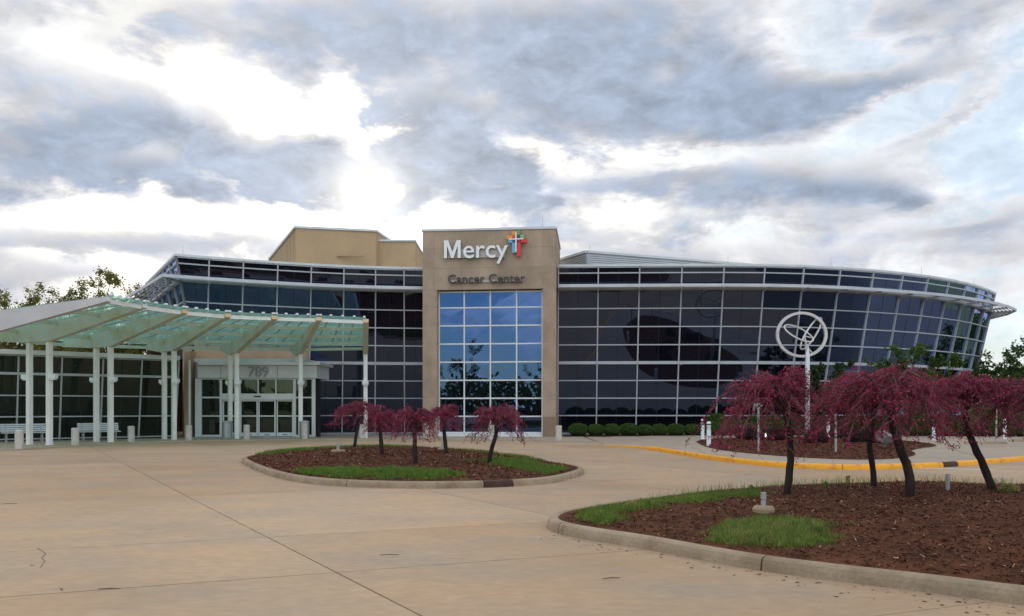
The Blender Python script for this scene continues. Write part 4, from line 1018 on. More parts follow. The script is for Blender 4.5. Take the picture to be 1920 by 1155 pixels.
for t, c, rl in zip(tipP, colP, rear): beams.append(mk(t, c, rl))
SLOPE = .103
def topz(s): return TZ + .10 - SLOPE * s
bots = []
for bi, (T_, C_, d, L, rl) in enumerate(beams):
    w = .13; r = Vector((-d.y, d.x)) * w; tot = L + rl; mb = MB()
    prof = [(0, topz(0), topz(0) - .17), (L - .15, topz(L), EYE + 2.86), (L + 1.5, topz(L + 1.5), EYE + 2.86), (tot, topz(tot), topz(tot) - .22)]
    for (s_, zt_, zb_) in prof:
        q = T_ + d * s_
        for (sg, z_) in ((1, zb_), (-1, zb_), (-1, zt_), (1, zt_)): mb.v.append((q.x + r.x * sg, q.y + r.y * sg, z_))
    for k in range(3):
        a = k * 4
        for m_ in range(4): mb.f.append((a + m_, a + (m_ + 1) % 4, a + 4 + (m_ + 1) % 4, a + 4 + m_)); mb.mi.append(0)
    mb.f += [(3, 2, 1, 0), (12, 13, 14, 15)]; mb.mi += [1, 0]
    mb.build('beam', [M['shaded_steel'] if bi else M['gray_fascia'], M['beam_end'] if bi > 1 else M['white_steel']], can)
    e = T_ - d * .012 ; rr = Vector((-d.y, d.x))
    if bi > 1:
        mb = MB(); mb.bar((e.x, e.y, topz(0) - .085), (e.x - d.x * .03, e.y - d.y * .03, topz(0) - .085), .25, .16); mb.build('beam_end_plate', M['beam_end'], can)
    for k, so in enumerate((-.05, 1.15)):
        if bi == 0 and k > 2: continue
        q = T_ + d * (L + so); cb = MB(); u_ = Vector((d.x, d.y)) * .105; v_ = Vector((-d.y, d.x)) * .105
        qq = [q - u_ - v_, q + u_ - v_, q + u_ + v_, q - u_ + v_]
        cb.hexa([(p.x, p.y, .055) for p in qq] + [(p.x, p.y, EYE + 2.855) for p in qq])
        cb.hexa([(q.x + (p.x - q.x) * 1.25, q.y + (p.y - q.y) * 1.25, .0505) for p in qq] + [(q.x + (p.x - q.x) * 1.25, q.y + (p.y - q.y) * 1.25, .085) for p in qq])
        cobj = cb.build('column', M['white_steel'], can, bevel=.02)
        side = -1 if k == 0 else 1
        h = q + Vector((-d.x, -d.y)) * .22 * (1 if k == 0 else -1)
        MB().box(h.x - .15, h.x + .15, h.y - .13, h.y + .13, 2.92, 3.10).box(h.x - .11, h.x + .11, h.y - .10, h.y + .10, 2.86, 2.919).build('light_box', M['white_plastic'], cobj)
# purlins, glazing bars, panes between neighbouring beams
for bi in range(len(beams) - 1):
    A_, B_ = beams[bi], beams[bi + 1]
    def at(b_, f, z_): q = b_[0] + b_[2] * ((b_[3] + b_[4]) * f); return Vector((q.x, q.y, z_ + topz((b_[3] + b_[4]) * f)))
    fr_ = [0.012, .25, .5, .75, .985]
    for k, f in enumerate(fr_):
        a, b = at(A_, f, -.13), at(B_, f, -.13); d = (b - a).normalized(); MB().bar(a + d * .14, b - d * .14, .08, .16).build('purlin', M['white_steel'] if k == 0 else M['shaded_steel'], can)
    nb = 4
    for m_ in range(nb):
        ta, tb = (m_ + .02) / nb, (m_ + .98) / nb
        for k in range(4):
            f0, f1 = k * .25 + (-.012 if k == 0 else .002), (k + 1) * .25 - .002
            q = [at(A_, f0, .045).lerp(at(B_, f0, .045), ta), at(A_, f0, .045).lerp(at(B_, f0, .045), tb), at(A_, f1, .045).lerp(at(B_, f1, .045), tb), at(A_, f1, .045).lerp(at(B_, f1, .045), ta)]
            q = [p + Vector((0, 0, rg.uniform(-.004, .004))) for p in q]
            MB().hexa(q + [p + Vector((0, 0, .016)) for p in q]).build('glass_panel', M['canopy_glass'], can)
    bm_ = MB(); cl = MB()
    for m_ in range(0, nb + 1):
        t = m_ / nb; a, b = at(A_, 0, .01).lerp(at(B_, 0, .01), t), at(A_, 1, .01).lerp(at(B_, 1, .01), t); bm_.bar(a, b, .04, .05)
        c_ = at(A_, -.012, .09).lerp(at(B_, -.012, .09), min(max(t, .03), .97)); cl.bar(c_, c_ + Vector((A_[2].x, A_[2].y, 0)) * .12, .10, .07)
    bm_.build('glazing_bars', M['galv'], can); cl.build('glass_clamps', M['white_plastic'], can, kind='stuff')

# ------------------------------------------------------------------ bollards
def bollard_mesh():
    mb = MB(); mb.lathe([(.15, 0), (.155, .02), (.155, .58), (.145, .59), (.145, .605), (.155, .615), (.155, .70), (.14, .735), (.10, .75), (.0001, .752)], n=24)
    return mb
blabels = ['short concrete bollard at the far left in front of the first bench', 'concrete bollard between the first and second column pairs', 'concrete bollard right of the second pair of canopy columns',
           'concrete bollard left of the glass entrance, beside the downpipe', 'concrete bollard in front of the sliding entrance doors', 'concrete bollard at the right end of the entrance, near a steel bin',
           'concrete bollard beneath the last canopy column, behind a redbud', 'concrete bollard at the left foot of the stone tower behind redbuds', 'concrete bollard in front of the tower window behind a redbud', 'concrete bollard at the right foot of the stone tower by round shrubs']
bmesh0 = None
for b, lab in zip(BOL, blabels):
    if bmesh0 is None: o = bollard_mesh().build('bollard', M['bollard'], smooth=False, loc=(b.x, b.y, .05)); bmesh0 = o; 
    else: o = bmesh0.copy(); C.objects.link(o); o.location = (b.x, b.y, .05)
    o.rotation_euler[2] = rg.uniform(0, 6); tag(o, lab, 'bollard', 'concrete bollards along the entrance plaza')

# light bollards: white domed posts
def light_bollard(loc, label, h=.98):
    r = empty('light_bollard', loc, label, 'bollard light', 'white domed bollard lights')
    MB().lathe([(.085, 0), (.085, h * .68)], n=16).build('post', M['white_plastic'], r, smooth=False)
    mb = MB()
    for k in range(4): z = h * .70 + k * .045; mb.lathe([(.06, z - .02), (.088, z), (.088, z + .012), (.06, z + .018)], n=16)
    mb.build('louver_rings', M['white_plastic'], r)
    MB().lathe([(.088, h * .90), (.085, h * .95), (.06, h * .985), (.0001, h)], n=16).build('dome', M['white_plastic'], r, smooth=True)
    return r
for (px, py, lab, z) in ((1329, 837, 'white domed bollard light at the left tip of the sculpture bed', .13), (1317.5, 824, 'white domed bollard light beside the last round shrub', .11), (1751, 825.5, 'white domed bollard light between the two right redbud trunks', .11),
                      (1884, 823.5, 'white domed bollard light farthest right among the hedge', .11), (1553, 822, 'white domed bollard light just right of the sculpture pole', .12)):
    x, y = G(px, py, z); light_bollard((x, y, z - .01), lab, 1.02 if px != 1329 else 1.0)

# ------------------------------------------------------------------ benches and bins
def bench(px, Y, lab, rz):
    r = empty('bench', (xx(px, Y), Y, .05), lab, 'bench', 'silver slatted benches along the glass wing', rz)
    for k in range(5): MB().bar((-.92, -.28 + k * .10, .45 + .004 * k), (.92, -.28 + k * .10, .45 + .004 * k), .075, .028).build('seat_slat', M['steel_slat'], r)
    for k in range(4): MB().bar((-.92, .20 + k * .028, .54 + k * .095), (.92, .20 + k * .028, .54 + k * .095), .028, .075, up=(0, .28, 1)).build('back_slat', M['steel_slat'], r)
    for s in (-.72, .72):
        mb = MB(); mb.bar((s, -.2, 0), (s, -.2, .44), .05, .05).bar((s, .12, 0), (s, .14, .44), .05, .05).bar((s, -.3, .42), (s, .2, .43), .04, .04).bar((s, .17, .42), (s, .29, .86), .04, .04)
        mb.build('leg', M['galv'], r)
    return r
M['steel_slat'] = mat('silver_slats', (0.50, 0.52, 0.53), 0.45, var=.08, metal=.1)
bench(45, 38.4, 'silver slatted bench at the far left behind the first columns', .68)
bench(186, 40.3, 'silver slatted bench behind the second pair of canopy columns', .68)
def bin_(px, Y, lab):
    r = empty('trash_can', (xx(px, Y), Y, .05), lab, 'trash can', 'steel trash cans beside the entrance')
    MB().lathe([(.25, 0), (.26, .02), (.26, .80), (.24, .81)], n=28).build('body', M['steel'], r, smooth=False)
    MB().lathe([(.265, .811), (.27, .83), (.26, .90), (.16, .93), (.15, .90)], n=28).build('lid', M['galv'], r)
bin_(426, 43.6, 'brushed steel trash can between the canopy columns left of the doors'); bin_(570.5, 43.8, 'brushed steel trash can half hidden by the bollard right of the doors')

# ------------------------------------------------------------------ sculpture
sx0, sy0 = xx(1514, 38.5), 38.5; zb_ = rb.z(sx0, sy0)
scu = empty('ring_sculpture', (sx0, sy0, zb_), 'tall pole sculpture with a big ring and two tilted inner loops', 'sculpture')
def sp(px, py, dy=0): p = P(px, py, 38.5); return Vector((p.x - sx0, dy, p.z - zb_))
MB().tube([(0, 0, -.1), (0, 0, sp(1512, 668).z), (0, 0, sp(1512, 645).z)], [.115, .10, .05], 16).build('pole', M['white_steel2'] if 'white_steel2' in M else M['white_plastic'], scu, smooth=True)
M['sculpt'] = mat('sculpture_metal', (0.60, 0.57, 0.54), 0.4, vscale=2, var=.06)
def loop(cpx, cpy, rx, ry, ang, w, t, yaw=0, off=0, name='ring', dyamp=0.0, turn=0.0):
    c = sp(cpx, cpy, off); n = 72; mb = MB(); a = math.radians(ang); k = 38.5 / F
    for i in range(n):
        th = 2 * math.pi * i / n
        for (dr, dz) in ((-w / 2, -t / 2), (w / 2, -t / 2), (w / 2, t / 2), (-w / 2, t / 2)):
            ex, ez = (rx * k + dr) * math.cos(th), (ry * k + dr) * math.sin(th)
            x = ex * math.cos(a) - ez * math.sin(a); z = ex * math.sin(a) + ez * math.cos(a)
            mb.v.append((c.x + x, c.y + dz + dyamp * math.sin(th + turn), c.z + z))
    for i in range(n):
        for j in range(4): p = i * 4 + j; q = i * 4 + (j + 1) % 4; r_ = ((i + 1) % n) * 4; mb.f.append((p, q, r_ + (j + 1) % 4, r_ + j)); mb.mi.append(0)
    return mb.build(name, M['sculpt'], scu)
loop(1503, 627.5, 45.5, 40.5, 0, .12, .14, name='outer_ring')
loop(1496, 625, 29, 14, -23, .06, .08, name='inner_loop', dyamp=.5, off=-.1)
loop(1521, 625, 40, 11.5, 49, .06, .08, name='inner_loop', dyamp=.55, turn=2.0)
mb = MB(); mb.tube([sp(1512, 660), sp(1510, 640, -.05), sp(1507, 629, -.05)], [.05, .045, .03], 8).tube([sp(1513, 650), sp(1525, 664)], [.03, .03], 8).tube([sp(1508, 630), sp(1520, 633)], [.03, .03], 8); mb.build('support_rod', M['sculpt'], scu)

# ------------------------------------------------------------------ sign posts and lamps
def post_sign(px, py, z, h, lab, plate=None, cat='sign post'):
    x, y = G(px, py, z); r = empty('sign_post', (x, y, z - .02), lab, cat)
    MB().box(-.03, .03, -.02, .02, 0, h).build('post', M['galv'], r)
    if plate: plate(r, h)
    return r
def dia(r, h):
    MB().hexa([(-.15, .02, h - .02), (0, .02, h - .17), (.15, .02, h - .02), (0, .02, h + .13), (-.15, .03, h - .02), (0, .03, h - .17), (.15, .03, h - .02), (0, .03, h + .13)]).build('sign_plate', M['galv'], r)
post_sign(1422, 848, .15, 1.62, 'thin metal sign post left of the near redbud trunk, plate seen from behind', dia)
post_sign(1567, 853, .15, 1.30, 'short pale metal post standing alone in the sculpture bed', lambda r, h: MB().box(-.04, .04, -.03, .03, h, h + .03).build('post_cap', M['galv'], r))
def acc(r, h):
    MB().box(-.17, .17, -.035, -.021, h - .38, h + .05).build('sign_plate', M['blue_sign'], r)
    mb = MB(); mb.tube([(.05 * math.cos(a) , -.037, h - .24 + .07 * math.sin(a)) for a in np.linspace(2.2, 6.6, 10)], [.012] * 10, 5); mb.tube([(-.01, -.037, h - .07), (0, -.037, h - .17), (.06, -.037, h - .18), (.10, -.037, h - .27)], [.014] * 4, 5); mb.lathe([(.001, 0), (.025, .02), (.001, .045)], (-.01, -.037, h - .06), 8)
    mb.build('wheelchair_symbol', M['white_sign'], r)
post_sign(1868, 832, .12, 2.0, 'blue wheelchair parking sign on a post behind the far right redbud', acc, 'parking sign')
r = empty('wheel_stop', (*G(1848, 833.5, .11), .11), 'low concrete wheel stop on the pavement beyond the right redbuds', 'wheel stop')
MB().hexa([(-.9, -.09, 0), (.9, -.09, 0), (.9, .09, 0), (-.9, .09, 0), (-.85, -.05, .13), (.85, -.05, .13), (.85, .05, .13), (-.85, .05, .13)]).build('block', M['kerb'], r)
r2 = copy_tree(r); r2.location = (*G(1935, 829, .11), .11); r2['label'] = 'low concrete wheel stop at the very right edge by the hedge'; r['group'] = r2['group'] = 'concrete wheel stops'
def flood(px, py, z, lab, s=1.0, lit=False, rz=0):
    x, y = G(px, py, z); r = empty('floodlight', (x, y, z), lab, 'floodlight', None, rz)
    MB().lathe([(.05 * s, 0), (.03 * s, .12 * s)], n=10).build('base', M['lamp_dark'], r)
    MB().hexa([(-.2 * s, -.12 * s, .12 * s), (.2 * s, -.12 * s, .12 * s), (.2 * s, .14 * s, .22 * s), (-.2 * s, .14 * s, .22 * s), (-.16 * s, -.2 * s, .30 * s), (.16 * s, -.2 * s, .30 * s), (.2 * s, .08 * s, .46 * s), (-.2 * s, .08 * s, .46 * s)]).build('housing', M['housing'], r)
    if lit: MB().box(-.05, .05, -.06, -.04, .19, .27).build('lens', M['lit'], r)
    return r
flood(1657, 838, .28, 'gray box floodlight tilted in the sculpture bed, near its right tip', 1.25, rz=.5)
fl = flood(1437, 824, .20, 'small glowing lamp in the sculpture bed beside a dark shrub', .7)
MB().box(-.10, .10, -.19, -.15, .13, .27).build('lens', M['lit'], fl)
# concrete light stubs in the beds
def stub(md, px, py, lab, s=1.0, base=True):
    zg = .33
    for _ in range(6): x, y = G(px, py, zg); zg = md.z(x, y)
    r = empty('light_stub', (x, y, zg), lab, 'light base')
    if base: MB().lathe([(.135 * s, -.05), (.14 * s, .03), (.12 * s, .06), (.04 * s, .07)], n=24).build('concrete_base', M['kerb'], r)
    MB().lathe([(.033 * s, .05 if base else -.05), (.033 * s, .13), (.027 * s, .135), (.027 * s, .15), (.036 * s, .155), (.036 * s, .24)], n=12).build('pipe', M['galv'], r)
    return r
stub(fg, 1431.5, 962, 'round concrete stub with a short pipe in the nearest mulch bed'); stub(fg, 1777, 919, 'short dark pipe stub near the far rim of the nearest bed', .9, False)
stub(mi_, 634, 847, 'square edged concrete stub among grass on the oval island', 1.5); stub(mi_, 830, 843, 'small stub at the far rim of the oval island behind a redbud', 1.2)

# ------------------------------------------------------------------ weeping redbuds
def redbud(loc, trunk, R, Hc, drop, lab, seed, nb=15, dens=1.0, r0=.065, fl=.024, cdx=0.0, cdy=0.0, petal=None):
    """trunk: list of (dx,dy,z); R crown radius; Hc crown height over trunk top; drop: how far below trunk top strands hang"""
    rd = random.Random(seed); root_ = empty('weeping_redbud', loc, lab, 'tree', 'purple weeping redbud trees')
    tk = chaikin([Vector(p) for p in trunk], False, 2); n = len(tk)
    tk = [p + Vector((rd.uniform(-.006, .006), rd.uniform(-.006, .006), 0)) for p in tk]
    rad = [r0 * (1.3 if i == 0 else 1.0 - .35 * i / n) * (1 + rd.uniform(-.06, .06)) for i in range(n)]
    MB().tube(tk, rad, 10).build('trunk', M['bark'], root_, smooth=True)
    top = tk[-1]; br = MB(); tw = MB(); cents = []
    def blossoms(p, q, k, spread):
        for _ in range(k):
            t = rd.random(); c = p.lerp(q, t) + Vector((rd.gauss(0, spread), rd.gauss(0, spread), rd.gauss(0, spread))); cents.append((c.x, c.y, c.z))
    def strand(p, dirv, L, r, level):
        k = max(4, int(L / .075)); pts = [p]; d = dirv.normalized(); droop = rd.uniform(.10, .34)
        for i in range(k):
            d = (d + Vector((rd.gauss(0, .17), rd.gauss(0, .17), -droop * (0.6 + i / k) + rd.gauss(0, .10)))).normalized()
            pts.append(pts[-1] + d * (L / k))
        floor = top.z - drop * (0.45 + .55 * rd.random() ** .7)
        pts = [q if q.z > floor else Vector((q.x, q.y, floor + (q.z - floor) * .15)) for q in pts]
        tw.tube(pts, [max(.0022, r * (1 - i / (k + 1))) for i in range(k + 1)], 3, cap=False)
        for a, b in zip(pts, pts[1:]):
            if rd.random() < .80: blossoms(a, b, int(2.2 * dens + rd.random()), fl * .8)
        return pts
    for i in range(nb):
        az = 2 * math.pi * (i + rd.uniform(-.35, .35)) / nb; rr = R * rd.uniform(.50, .95); ph = Hc * rd.uniform(.45, 1.0)
        c, s = math.cos(az), math.sin(az); pts = []; k = 13; dk = rd.uniform(.25, .75)
        for j in range(k + 1):
            t = j / k; x = rr * (t ** .80); z = ph * math.sin(min(1, t / .30) * math.pi / 2) if t < .30 else ph - (ph + drop * dk) * ((t - .30) / .70) ** 1.75
            z -= Hc * .05
            pts.append(top + Vector((c * x + cdx * t + rd.gauss(0, .022), s * x + cdy * t + rd.gauss(0, .022), z + rd.gauss(0, .02))))
        pts[0] = top - Vector((0, 0, .05))
        br.tube(pts, [max(.006, r0 * .42 * (1 - j / (k + 1)) ** 1.2) for j in range(k + 1)], 5)
        for j in range(2, k + 1):
            p = pts[j]; a_, b_ = pts[j - 1], pts[j]; blossoms(a_, b_, int(5 * dens), fl)
            for _ in range(3 if j < 9 else 1):
                da = az + rd.uniform(-1.3, 1.3); up = rd.uniform(.1, .8) if j < 4 else (rd.uniform(-.3, .45) if j < 8 else rd.uniform(-.9, 0))
                sub = strand(p, Vector((math.cos(da), math.sin(da), up)), R * rd.uniform(.2, .42), .007, 1)
                for q in sub[2::3]:
                    if rd.random() < .62: strand(q, Vector((math.cos(da + rd.uniform(-1.2, 1.2)), math.sin(da + rd.uniform(-1.2, 1.2)), rd.uniform(-.7, .2))), R * rd.uniform(.12, .3), .004, 2)
    br.build('branches', M['twig'], root_, smooth=True); tw.build('twigs', M['twig'], root_, kind='stuff')
    cents = np.array(cents); V, Fc = quads_at(cents, fl)
    mass('blossoms', V, Fc, M['blossom'], root_, kind='stuff'); return root_
def on(md, px, py):
    zg = .3
    for _ in range(8): x, y = G(px, py, zg); zg = md.z(x, y)
    return x, y, zg
def plant_redbud(md, px, py, tops, Rpx, Hpx, droppx, lab, seed, y_off=0, cdx=0, **k):
    x, y, zg = on(md, px, py); s = y / F
    tr = [(0, 0, -.05)] + [((a - px) * s, 0.05 * math.sin(i * 2), (py - b) * s) for i, (a, b) in enumerate(tops)]
    return redbud((x, y, zg), tr, Rpx * s, Hpx * s, droppx * s, lab, seed, cdx=cdx * s, **k)
# near bed
plant_redbud(fg, 1474, 927, [(1482, 880), (1484, 840), (1478, 800), (1470, 770)], 108, 84, 98, 'weeping redbud with purple blossoms at the left of the near bed, straight trunk', 11, nb=21, cdx=-66, r0=.058, dens=1.65)
plant_redbud(fg, 1640, 914, [(1636, 870), (1632, 830), (1634, 790), (1640, 760)], 98, 68, 76, 'slim redbud trunk second from left, purple crown merged with its neighbour', 12, nb=15, cdx=-48, r0=.050, dens=1.65)
plant_redbud(fg, 1706, 931, [(1706, 885), (1690, 840), (1672, 800), (1668, 762)], 146, 78, 82, 'thick leaning redbud with the widest purple crown, in the near bed', 13, nb=24, cdx=5, r0=.070, dens=1.65)
plant_redbud(fg, 1863, 919, [(1848, 880), (1826, 830), (1808, 790), (1808, 765)], 112, 66, 60, 'leaning redbud nearest the right edge, trunk slanting left into its purple crown', 14, nb=18, cdx=55, r0=.062, dens=1.65)
r = plant_redbud(fg, 2010, 925, [(1990, 870), (1975, 810), (1965, 765)], 130, 62, 60, 'purple redbud crown reaching in from the right frame edge', 15, nb=16, r0=.08, dens=1.4)
# oval island
for (px, py, tops, R_, H_, D_, lab, sd) in (
    (664, 839, [(668, 815), (673, 795), (668, 782)], 50, 33, 24, 'small purple weeping redbud farthest left on the oval island', 21),
    (717, 853, [(714, 825), (712, 805), (713, 792)], 42, 30, 22, 'small redbud second from left on the island, thin dark trunk', 22),
    (779, 867, [(778, 835), (777, 812), (778, 800)], 52, 44, 32, 'largest island redbud, in the middle with trunk behind the grass', 23),
    (838, 850, [(834, 825), (832, 805), (833, 790)], 38, 32, 22, 'small redbud fourth from left on the island, in front of the tower window', 24),
    (916, 868, [(922, 840), (930, 815), (933, 798)], 70, 38, 34, 'small purple redbud standing apart at the right of the island, trunk tilted right', 25)):
    plant_redbud(mi_, px, py, tops, R_, H_, D_, lab, sd, nb=13, r0=.062, dens=1.0, fl=.030)

# ------------------------------------------------------------------ shrubs
def shrub_meshes(rx, rz, mtl, n, q, seed, core=True):
    rd = np.random.default_rng(seed); d = rd.normal(size=(n, 3)); d /= np.linalg.norm(d, axis=1, keepdims=True)
    d[:, 2] = np.abs(d[:, 2]) * 1.0 - (rd.random(n) < .35) * np.abs(d[:, 2]) * 1.6; r = 1 + rd.normal(0, .035, n)
    lump = np.array([.07 * mnoise.noise((x * 2.2 + seed, y * 2.2, z * 2.2)) for x, y, z in d]); r += lump
    c = np.stack([d[:, 0] * rx * r, d[:, 1] * rx * r, d[:, 2] * rz * r], 1); c = c[c[:, 2] > -rz * .75]
    return quads_at(c, q)
box_var = []
for k in range(3):
    V, Fc = shrub_meshes(.50, .37, None, 3600, .05, 30 + k); box_var.append((V, Fc))
protos = []
blab = ['round clipped green shrub, first right of the stone tower', 'round green shrub second from the stone tower', 'round green shrub third from the stone tower', 'round green shrub fourth from the tower, slightly the tallest',
        'small round green shrub fifth from the stone tower', 'small round green shrub sixth from the stone tower', 'round green shrub seventh from the stone tower', 'round green shrub eighth from the tower, beside the domed bollard light']
hedge = [(1084, 17.5, blab[0]), (1117, 15.5, blab[1]), (1147.5, 16, blab[2]), (1179, 17.5, blab[3]), (1209, 14.5, blab[4]), (1236, 15.5, blab[5]), (1267, 16.5, blab[6]), (1298, 15.5, blab[7])]
def add_shrub(x, y, z, rx, rz, lab, grp, var, mt='boxwood', name='round_shrub'):
    key = (var, mt)
    if key not in SH:
        r = empty(name, (0, 0, 0)); V, Fc = box_var[var]; mass('foliage', V, Fc, M[mt], r, kind='stuff')
        cm = MB(); cm.lathe([(.30, -.26), (.44, -.12), (.46, .02), (.40, .18), (.24, .29), (.001, .33)], n=18); cm.build('shaded_core', M['boxcore'] if mt == 'boxwood' else M['plum_core'], r, smooth=True); SH[key] = r; rr = r  # solid near-black core paints the shaded depth inside the leaf shell
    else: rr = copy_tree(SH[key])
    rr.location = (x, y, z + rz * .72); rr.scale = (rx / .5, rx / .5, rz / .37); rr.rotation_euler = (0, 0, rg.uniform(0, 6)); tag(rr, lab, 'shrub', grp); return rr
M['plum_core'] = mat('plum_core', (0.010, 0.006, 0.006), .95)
SH = {}
bed_m = MB(); bed_m.hexa([(2.9, 46.1, .02), (11.6, 46.0, .02), (11.6, 48.6, .02), (2.9, 48.6, .02), (2.9, 46.1, .07), (11.6, 46.0, .125), (11.6, 48.6, .125), (2.9, 48.6, .07)]); bed_m.build('planting_bed', M['mulch'], kind='structure')
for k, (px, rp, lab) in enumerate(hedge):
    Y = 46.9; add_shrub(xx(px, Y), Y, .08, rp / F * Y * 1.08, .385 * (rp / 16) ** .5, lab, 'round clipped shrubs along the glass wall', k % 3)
spots = []
for k in range(24):
    px = 1335 + k * 26.5; Y = 46.6 if px < 1560 else (46.6 - (px - 1560) * .006)
    spots.append((px, Y))
names_h = 'hedge of round green shrubs running on behind the redbuds'
for k, (px, Y) in enumerate(spots):
    o = add_shrub(xx(px, Y), Y, .11, .46, .42 + .06 * rg.random(), 'round green shrub in the hedge behind the purple redbuds at the right', 'hedge shrubs behind the redbuds', k % 3)
for k in range(18):
    px = 1345 + k * 36; Y = 48.2 if px < 1500 else 48.2 + max(0, px - 1600) * .008
    add_shrub(xx(px, Y), Y, .11, .62, .62 + .12 * rg.random(), 'taller green shrub in the back row of the hedge at the right', 'back row hedge shrubs', (k + 1) % 3)
dark_lab = [(1413, 826, 'dark plum shrub left of the small glowing lamp'), (1458, 828, 'dark plum shrub right of the small glowing lamp'), (1531, 834, 'dark plum shrub just right of the sculpture pole'), (1603, 832, 'dark plum shrub left of the gray floodlight box'), (1574, 824, 'dark plum shrub behind the short pale post'), (1395, 823, 'dark plum shrub at the left end of the sculpture bed'), (1640, 832, 'dark plum shrub touching the gray floodlight box')]
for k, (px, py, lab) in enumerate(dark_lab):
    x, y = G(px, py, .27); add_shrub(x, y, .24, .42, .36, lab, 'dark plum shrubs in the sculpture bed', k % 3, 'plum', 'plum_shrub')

# ------------------------------------------------------------------ broadleaf trees
def tree(loc, H, R, lab, seed, mt, nleaf, lq, cat_name='broadleaf_tree', trunk_frac=.3, group=None, zmul=.8, sub=5, twig_n=5, r0=None):
    rd = random.Random(seed); rt = empty(cat_name, loc, lab, 'tree', group); r0 = r0 or H * .018
    tb = MB(); bb = MB(); ends = []
    tz = H * trunk_frac; lean = Vector((rd.uniform(-.03, .03) * H, rd.uniform(-.03, .03) * H, 0))
    trunk = [Vector((0, 0, -.2)), Vector((0, 0, tz * .5)) + lean * .3, Vector((0, 0, tz)) + lean * .6, Vector((0, 0, H * .7)) + lean, Vector((0, 0, H * .93)) + lean * 1.2]
    tk = chaikin(trunk, False, 1); tb.tube(tk, [r0 * (1.1 - .95 * i / (len(tk) - 1)) for i in range(len(tk))], 8); tb.build('trunk', M['bark'], rt, smooth=True)
    nl = 9
    for i in range(nl):
        f = i / (nl - 1); z0 = tz + (H * .55 - tz) * f; az = i * 2.4 + rd.uniform(-.4, .4); p = Vector((0, 0, z0)) + lean * (z0 / H); rr = R * (1 - .45 * f) * rd.uniform(.75, 1.1); up = (H * .18 + H * .28 * f) * rd.uniform(.8, 1.2)
        e = p + Vector((math.cos(az) * rr * .85, math.sin(az) * rr * .85, up)); mid = p.lerp(e, .5) + Vector((0, 0, -up * .08)); pts = chaikin([p, mid, e], False, 2)
        bb.tube(pts, [r0 * .45 * (1 - .85 * k / (len(pts) - 1)) for k in range(len(pts))], 5, cap=False)
        for _ in range(sub):
            q = pts[rd.randint(len(pts) // 3, len(pts) - 1)]; d = Vector((rd.gauss(0, 1), rd.gauss(0, 1), rd.gauss(.5, .7))).normalized(); e2 = q + d * R * rd.uniform(.25, .5); bb.tube([q, q.lerp(e2, .5) + Vector((0, 0, .03 * R)), e2], [r0 * .16, r0 * .1, r0 * .04], 4, cap=False)
            for _ in range(twig_n):
                d3 = Vector((rd.gauss(0, 1), rd.gauss(0, 1), rd.gauss(.2, .8))).normalized(); s3 = q.lerp(e2, rd.uniform(.3, 1)); e3 = s3 + d3 * R * rd.uniform(.10, .25); bb.tube([s3, e3], [r0 * .06, r0 * .02], 3, cap=False); ends.append((s3, e3))
    bb.build('branches', M['bark'], rt, kind='stuff')
    A = np.array([[*a] for a, b in ends]); B = np.array([[*b] for a, b in ends]); k = rng.integers(0, len(ends), nleaf); t = rng.random(nleaf)[:, None]
    c = A[k] * (1 - t) + B[k] * t + rng.normal(0, R * .035, (nleaf, 3)); V, Fc = quads_at(c, lq); mass('foliage', V, Fc, mt, rt, kind='stuff'); return rt
# behind the canopy and low wing
for (px, pyt, Y, R_, lab, sd) in ((25, 556, 70, 4.2, 'sparse spring tree farthest left beyond the glass wing roof', 41), (165, 540, 66, 4.0, 'tallest tree behind the canopy, left of the building corner', 42), (245, 553, 74, 3.8, 'yellow green spring tree behind the canopy, next to the building corner', 43),
                                 (95, 590, 78, 4.0, 'lower spring tree between the two taller ones beyond the canopy', 44), (-70, 560, 72, 4.5, 'tree at the far left edge beyond the glass wing', 45), (315, 585, 80, 3.4, 'low tree seen beneath the sunshade corner', 46)):
    H = EYE + (HY - pyt) / F * Y; tree((xx(px, Y), Y, -.1), H, R_, lab, sd, M['leaf_spring'], 24000, .14, group='spring trees beyond the left wing', sub=13, trunk_frac=.22)
# in front of the right glass wall
for (px, pyt, Y, R_, lab, sd, mt_) in ((1700, 650, 44.5, 1.9, 'leafy green tree in front of the curved glass, above the widest redbud', 51, 'leaf_mid'), (1770, 668, 45.5, 1.5, 'smaller green tree by the glass, right of the leafy one', 52, 'leaf_mid'), (1532, 682, 45.2, 1.0, 'dark green tree behind the ring sculpture pole', 53, 'leaf_dark'),
                                       (1580, 690, 45.6, 1.3, 'low dark green tree between the sculpture and the leafy tree', 54, 'leaf_dark'), (1890, 662, 58, 3.4, 'green tree right of the curved wall end', 55, 'leaf_mid'), (1960, 672, 56, 3.2, 'green tree cut by the right picture edge', 56, 'leaf_mid'), (1930, 690, 66, 3.6, 'tree standing farther back at the right edge', 57, 'leaf_spring')):
    H = EYE + (HY - pyt) / F * Y; tree((xx(px, Y), Y, -.1), H, R_, lab, sd, M[mt_], 7000, .12 if Y < 50 else .17, 'leafy_tree', .25, 'green trees by the curved glass wall', sub=6)
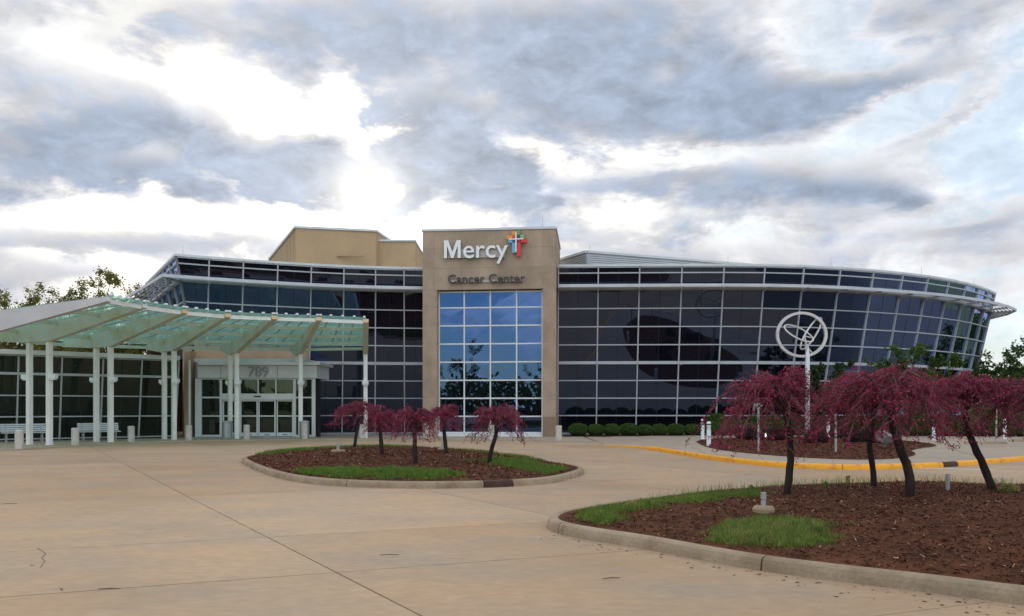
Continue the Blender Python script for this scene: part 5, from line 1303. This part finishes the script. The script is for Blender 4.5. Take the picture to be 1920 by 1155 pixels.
# behind the camera: what the mirror glass shows
for (x, y, H, R_, lab, sd, mt_) in ((-9, -30, 9.5, 4.0, 'bare spring tree across the road behind the viewer, mirrored in the tower window', 61, 'leaf_spring'), (3.2, -26, 10.5, 4.0, 'fuller tree behind the viewer, mirrored at the right of the tower window', 62, 'leaf_dark'), (22, -34, 11, 4.5, 'broad tree behind the viewer beyond the near bed', 63, 'leaf_mid'), (-24, -36, 10, 4.5, 'round tree behind the viewer to the left', 64, 'leaf_mid')):
    tree((x, y, -.1), H, R_, lab, sd, M[mt_], 4500, .2, 'broadleaf_tree', .25, 'trees behind the viewer')
c = np.stack([rng.uniform(-160, 160, 26000), rng.uniform(-118, -95, 26000), np.zeros(26000)], 1)
c[:, 2] = rng.random(26000) * (7 + 2.5 * np.sin(c[:, 0] * .13) + 1.5 * np.sin(c[:, 0] * .41)); V, Fc = quads_at(c, 1.0)
tag(mass('distant_wood', V, Fc, M['leaf_dark'], kind='stuff'), 'dark line of woods far behind the viewer', 'woods')
c = np.stack([rng.uniform(-190, 220, 30000), rng.uniform(150, 175, 30000), np.zeros(30000)], 1)
c[:, 2] = rng.random(30000) * (7 + 2 * np.sin(c[:, 0] * .11) + 1.3 * np.sin(c[:, 0] * .37)); V, Fc = quads_at(c, 1.1)
tag(mass('distant_wood', V, Fc, M['leaf_mid'], kind='stuff'), 'green line of woods far beyond the building', 'woods')
lp = empty('street_lamp', (6.2, -22, 0), 'tall dark parking lot lamp behind the viewer', 'street lamp')
MB().tube([(0, 0, 0), (0, 0, 10.5)], [.10, .07], 8).build('pole', M['lamp_dark'], lp); MB().box(-.5, .9, -.2, .2, 10.4, 10.6).build('lamp_head', M['lamp_dark'], lp)

# ------------------------------------------------------------------ small weeds on the near bed rim
def weed(px, py, h, lab, seed, dx=.06):
    rd = random.Random(seed); x, y, zg = on(fg, px, py); r = empty('weed', (x, y, zg), lab, 'weed', 'weeds on the near bed'); st = MB(); cs = []
    for s in range(2):
        p = Vector((0, 0, 0)); d = Vector((rd.uniform(-.2, .2), rd.uniform(-.2, .2), 1)); q = p + d.normalized() * h * rd.uniform(.7, 1); st.tube([p, p.lerp(q, .5), q], [.004, .003, .002], 4)
        for k in range(16): t = .2 + .8 * k / 16; c_ = p.lerp(q, t); cs.append((c_.x + rd.uniform(-dx, dx) * .5, c_.y + rd.uniform(-dx, dx) * .5, c_.z))
    st.build('stem', M['twig'], r); V, Fc = quads_at(np.array(cs), .035); mass('leaves', V, Fc, M['grass'], r, kind='stuff')
weed(1592, 914, .27, 'tall leafy weed between the left and second redbud trunks', 71); weed(1550, 915, .12, 'low leafy weed right of the left redbud trunk', 72); weed(1410, 923, .12, 'thin upright weed left of the left redbud trunk', 73)
def tuft(px, py, R_, lab, mt_='grass_dry'):
    x, y, zg = on(fg, px, py); n = 500; a = rng.uniform(0, 6.28, n); rr = R_ * np.sqrt(rng.random(n)); c = np.stack([x + rr * np.cos(a), y + rr * np.sin(a), zg + np.sqrt(np.maximum(0, R_ ** 2 - rr ** 2)) * .8 * rng.random(n) ** .4], 1)
    V, Fc = quads_at(c, .03, 2.2); tag(mass('grass_tuft', V, Fc, M[mt_], kind='stuff'), lab, 'grass tuft')
tuft(1182, 952, .10, 'dry brown tuft in the grass fringe of the near bed'); tuft(1892, 922, .14, 'dry mossy tuft at the right rim of the near bed')
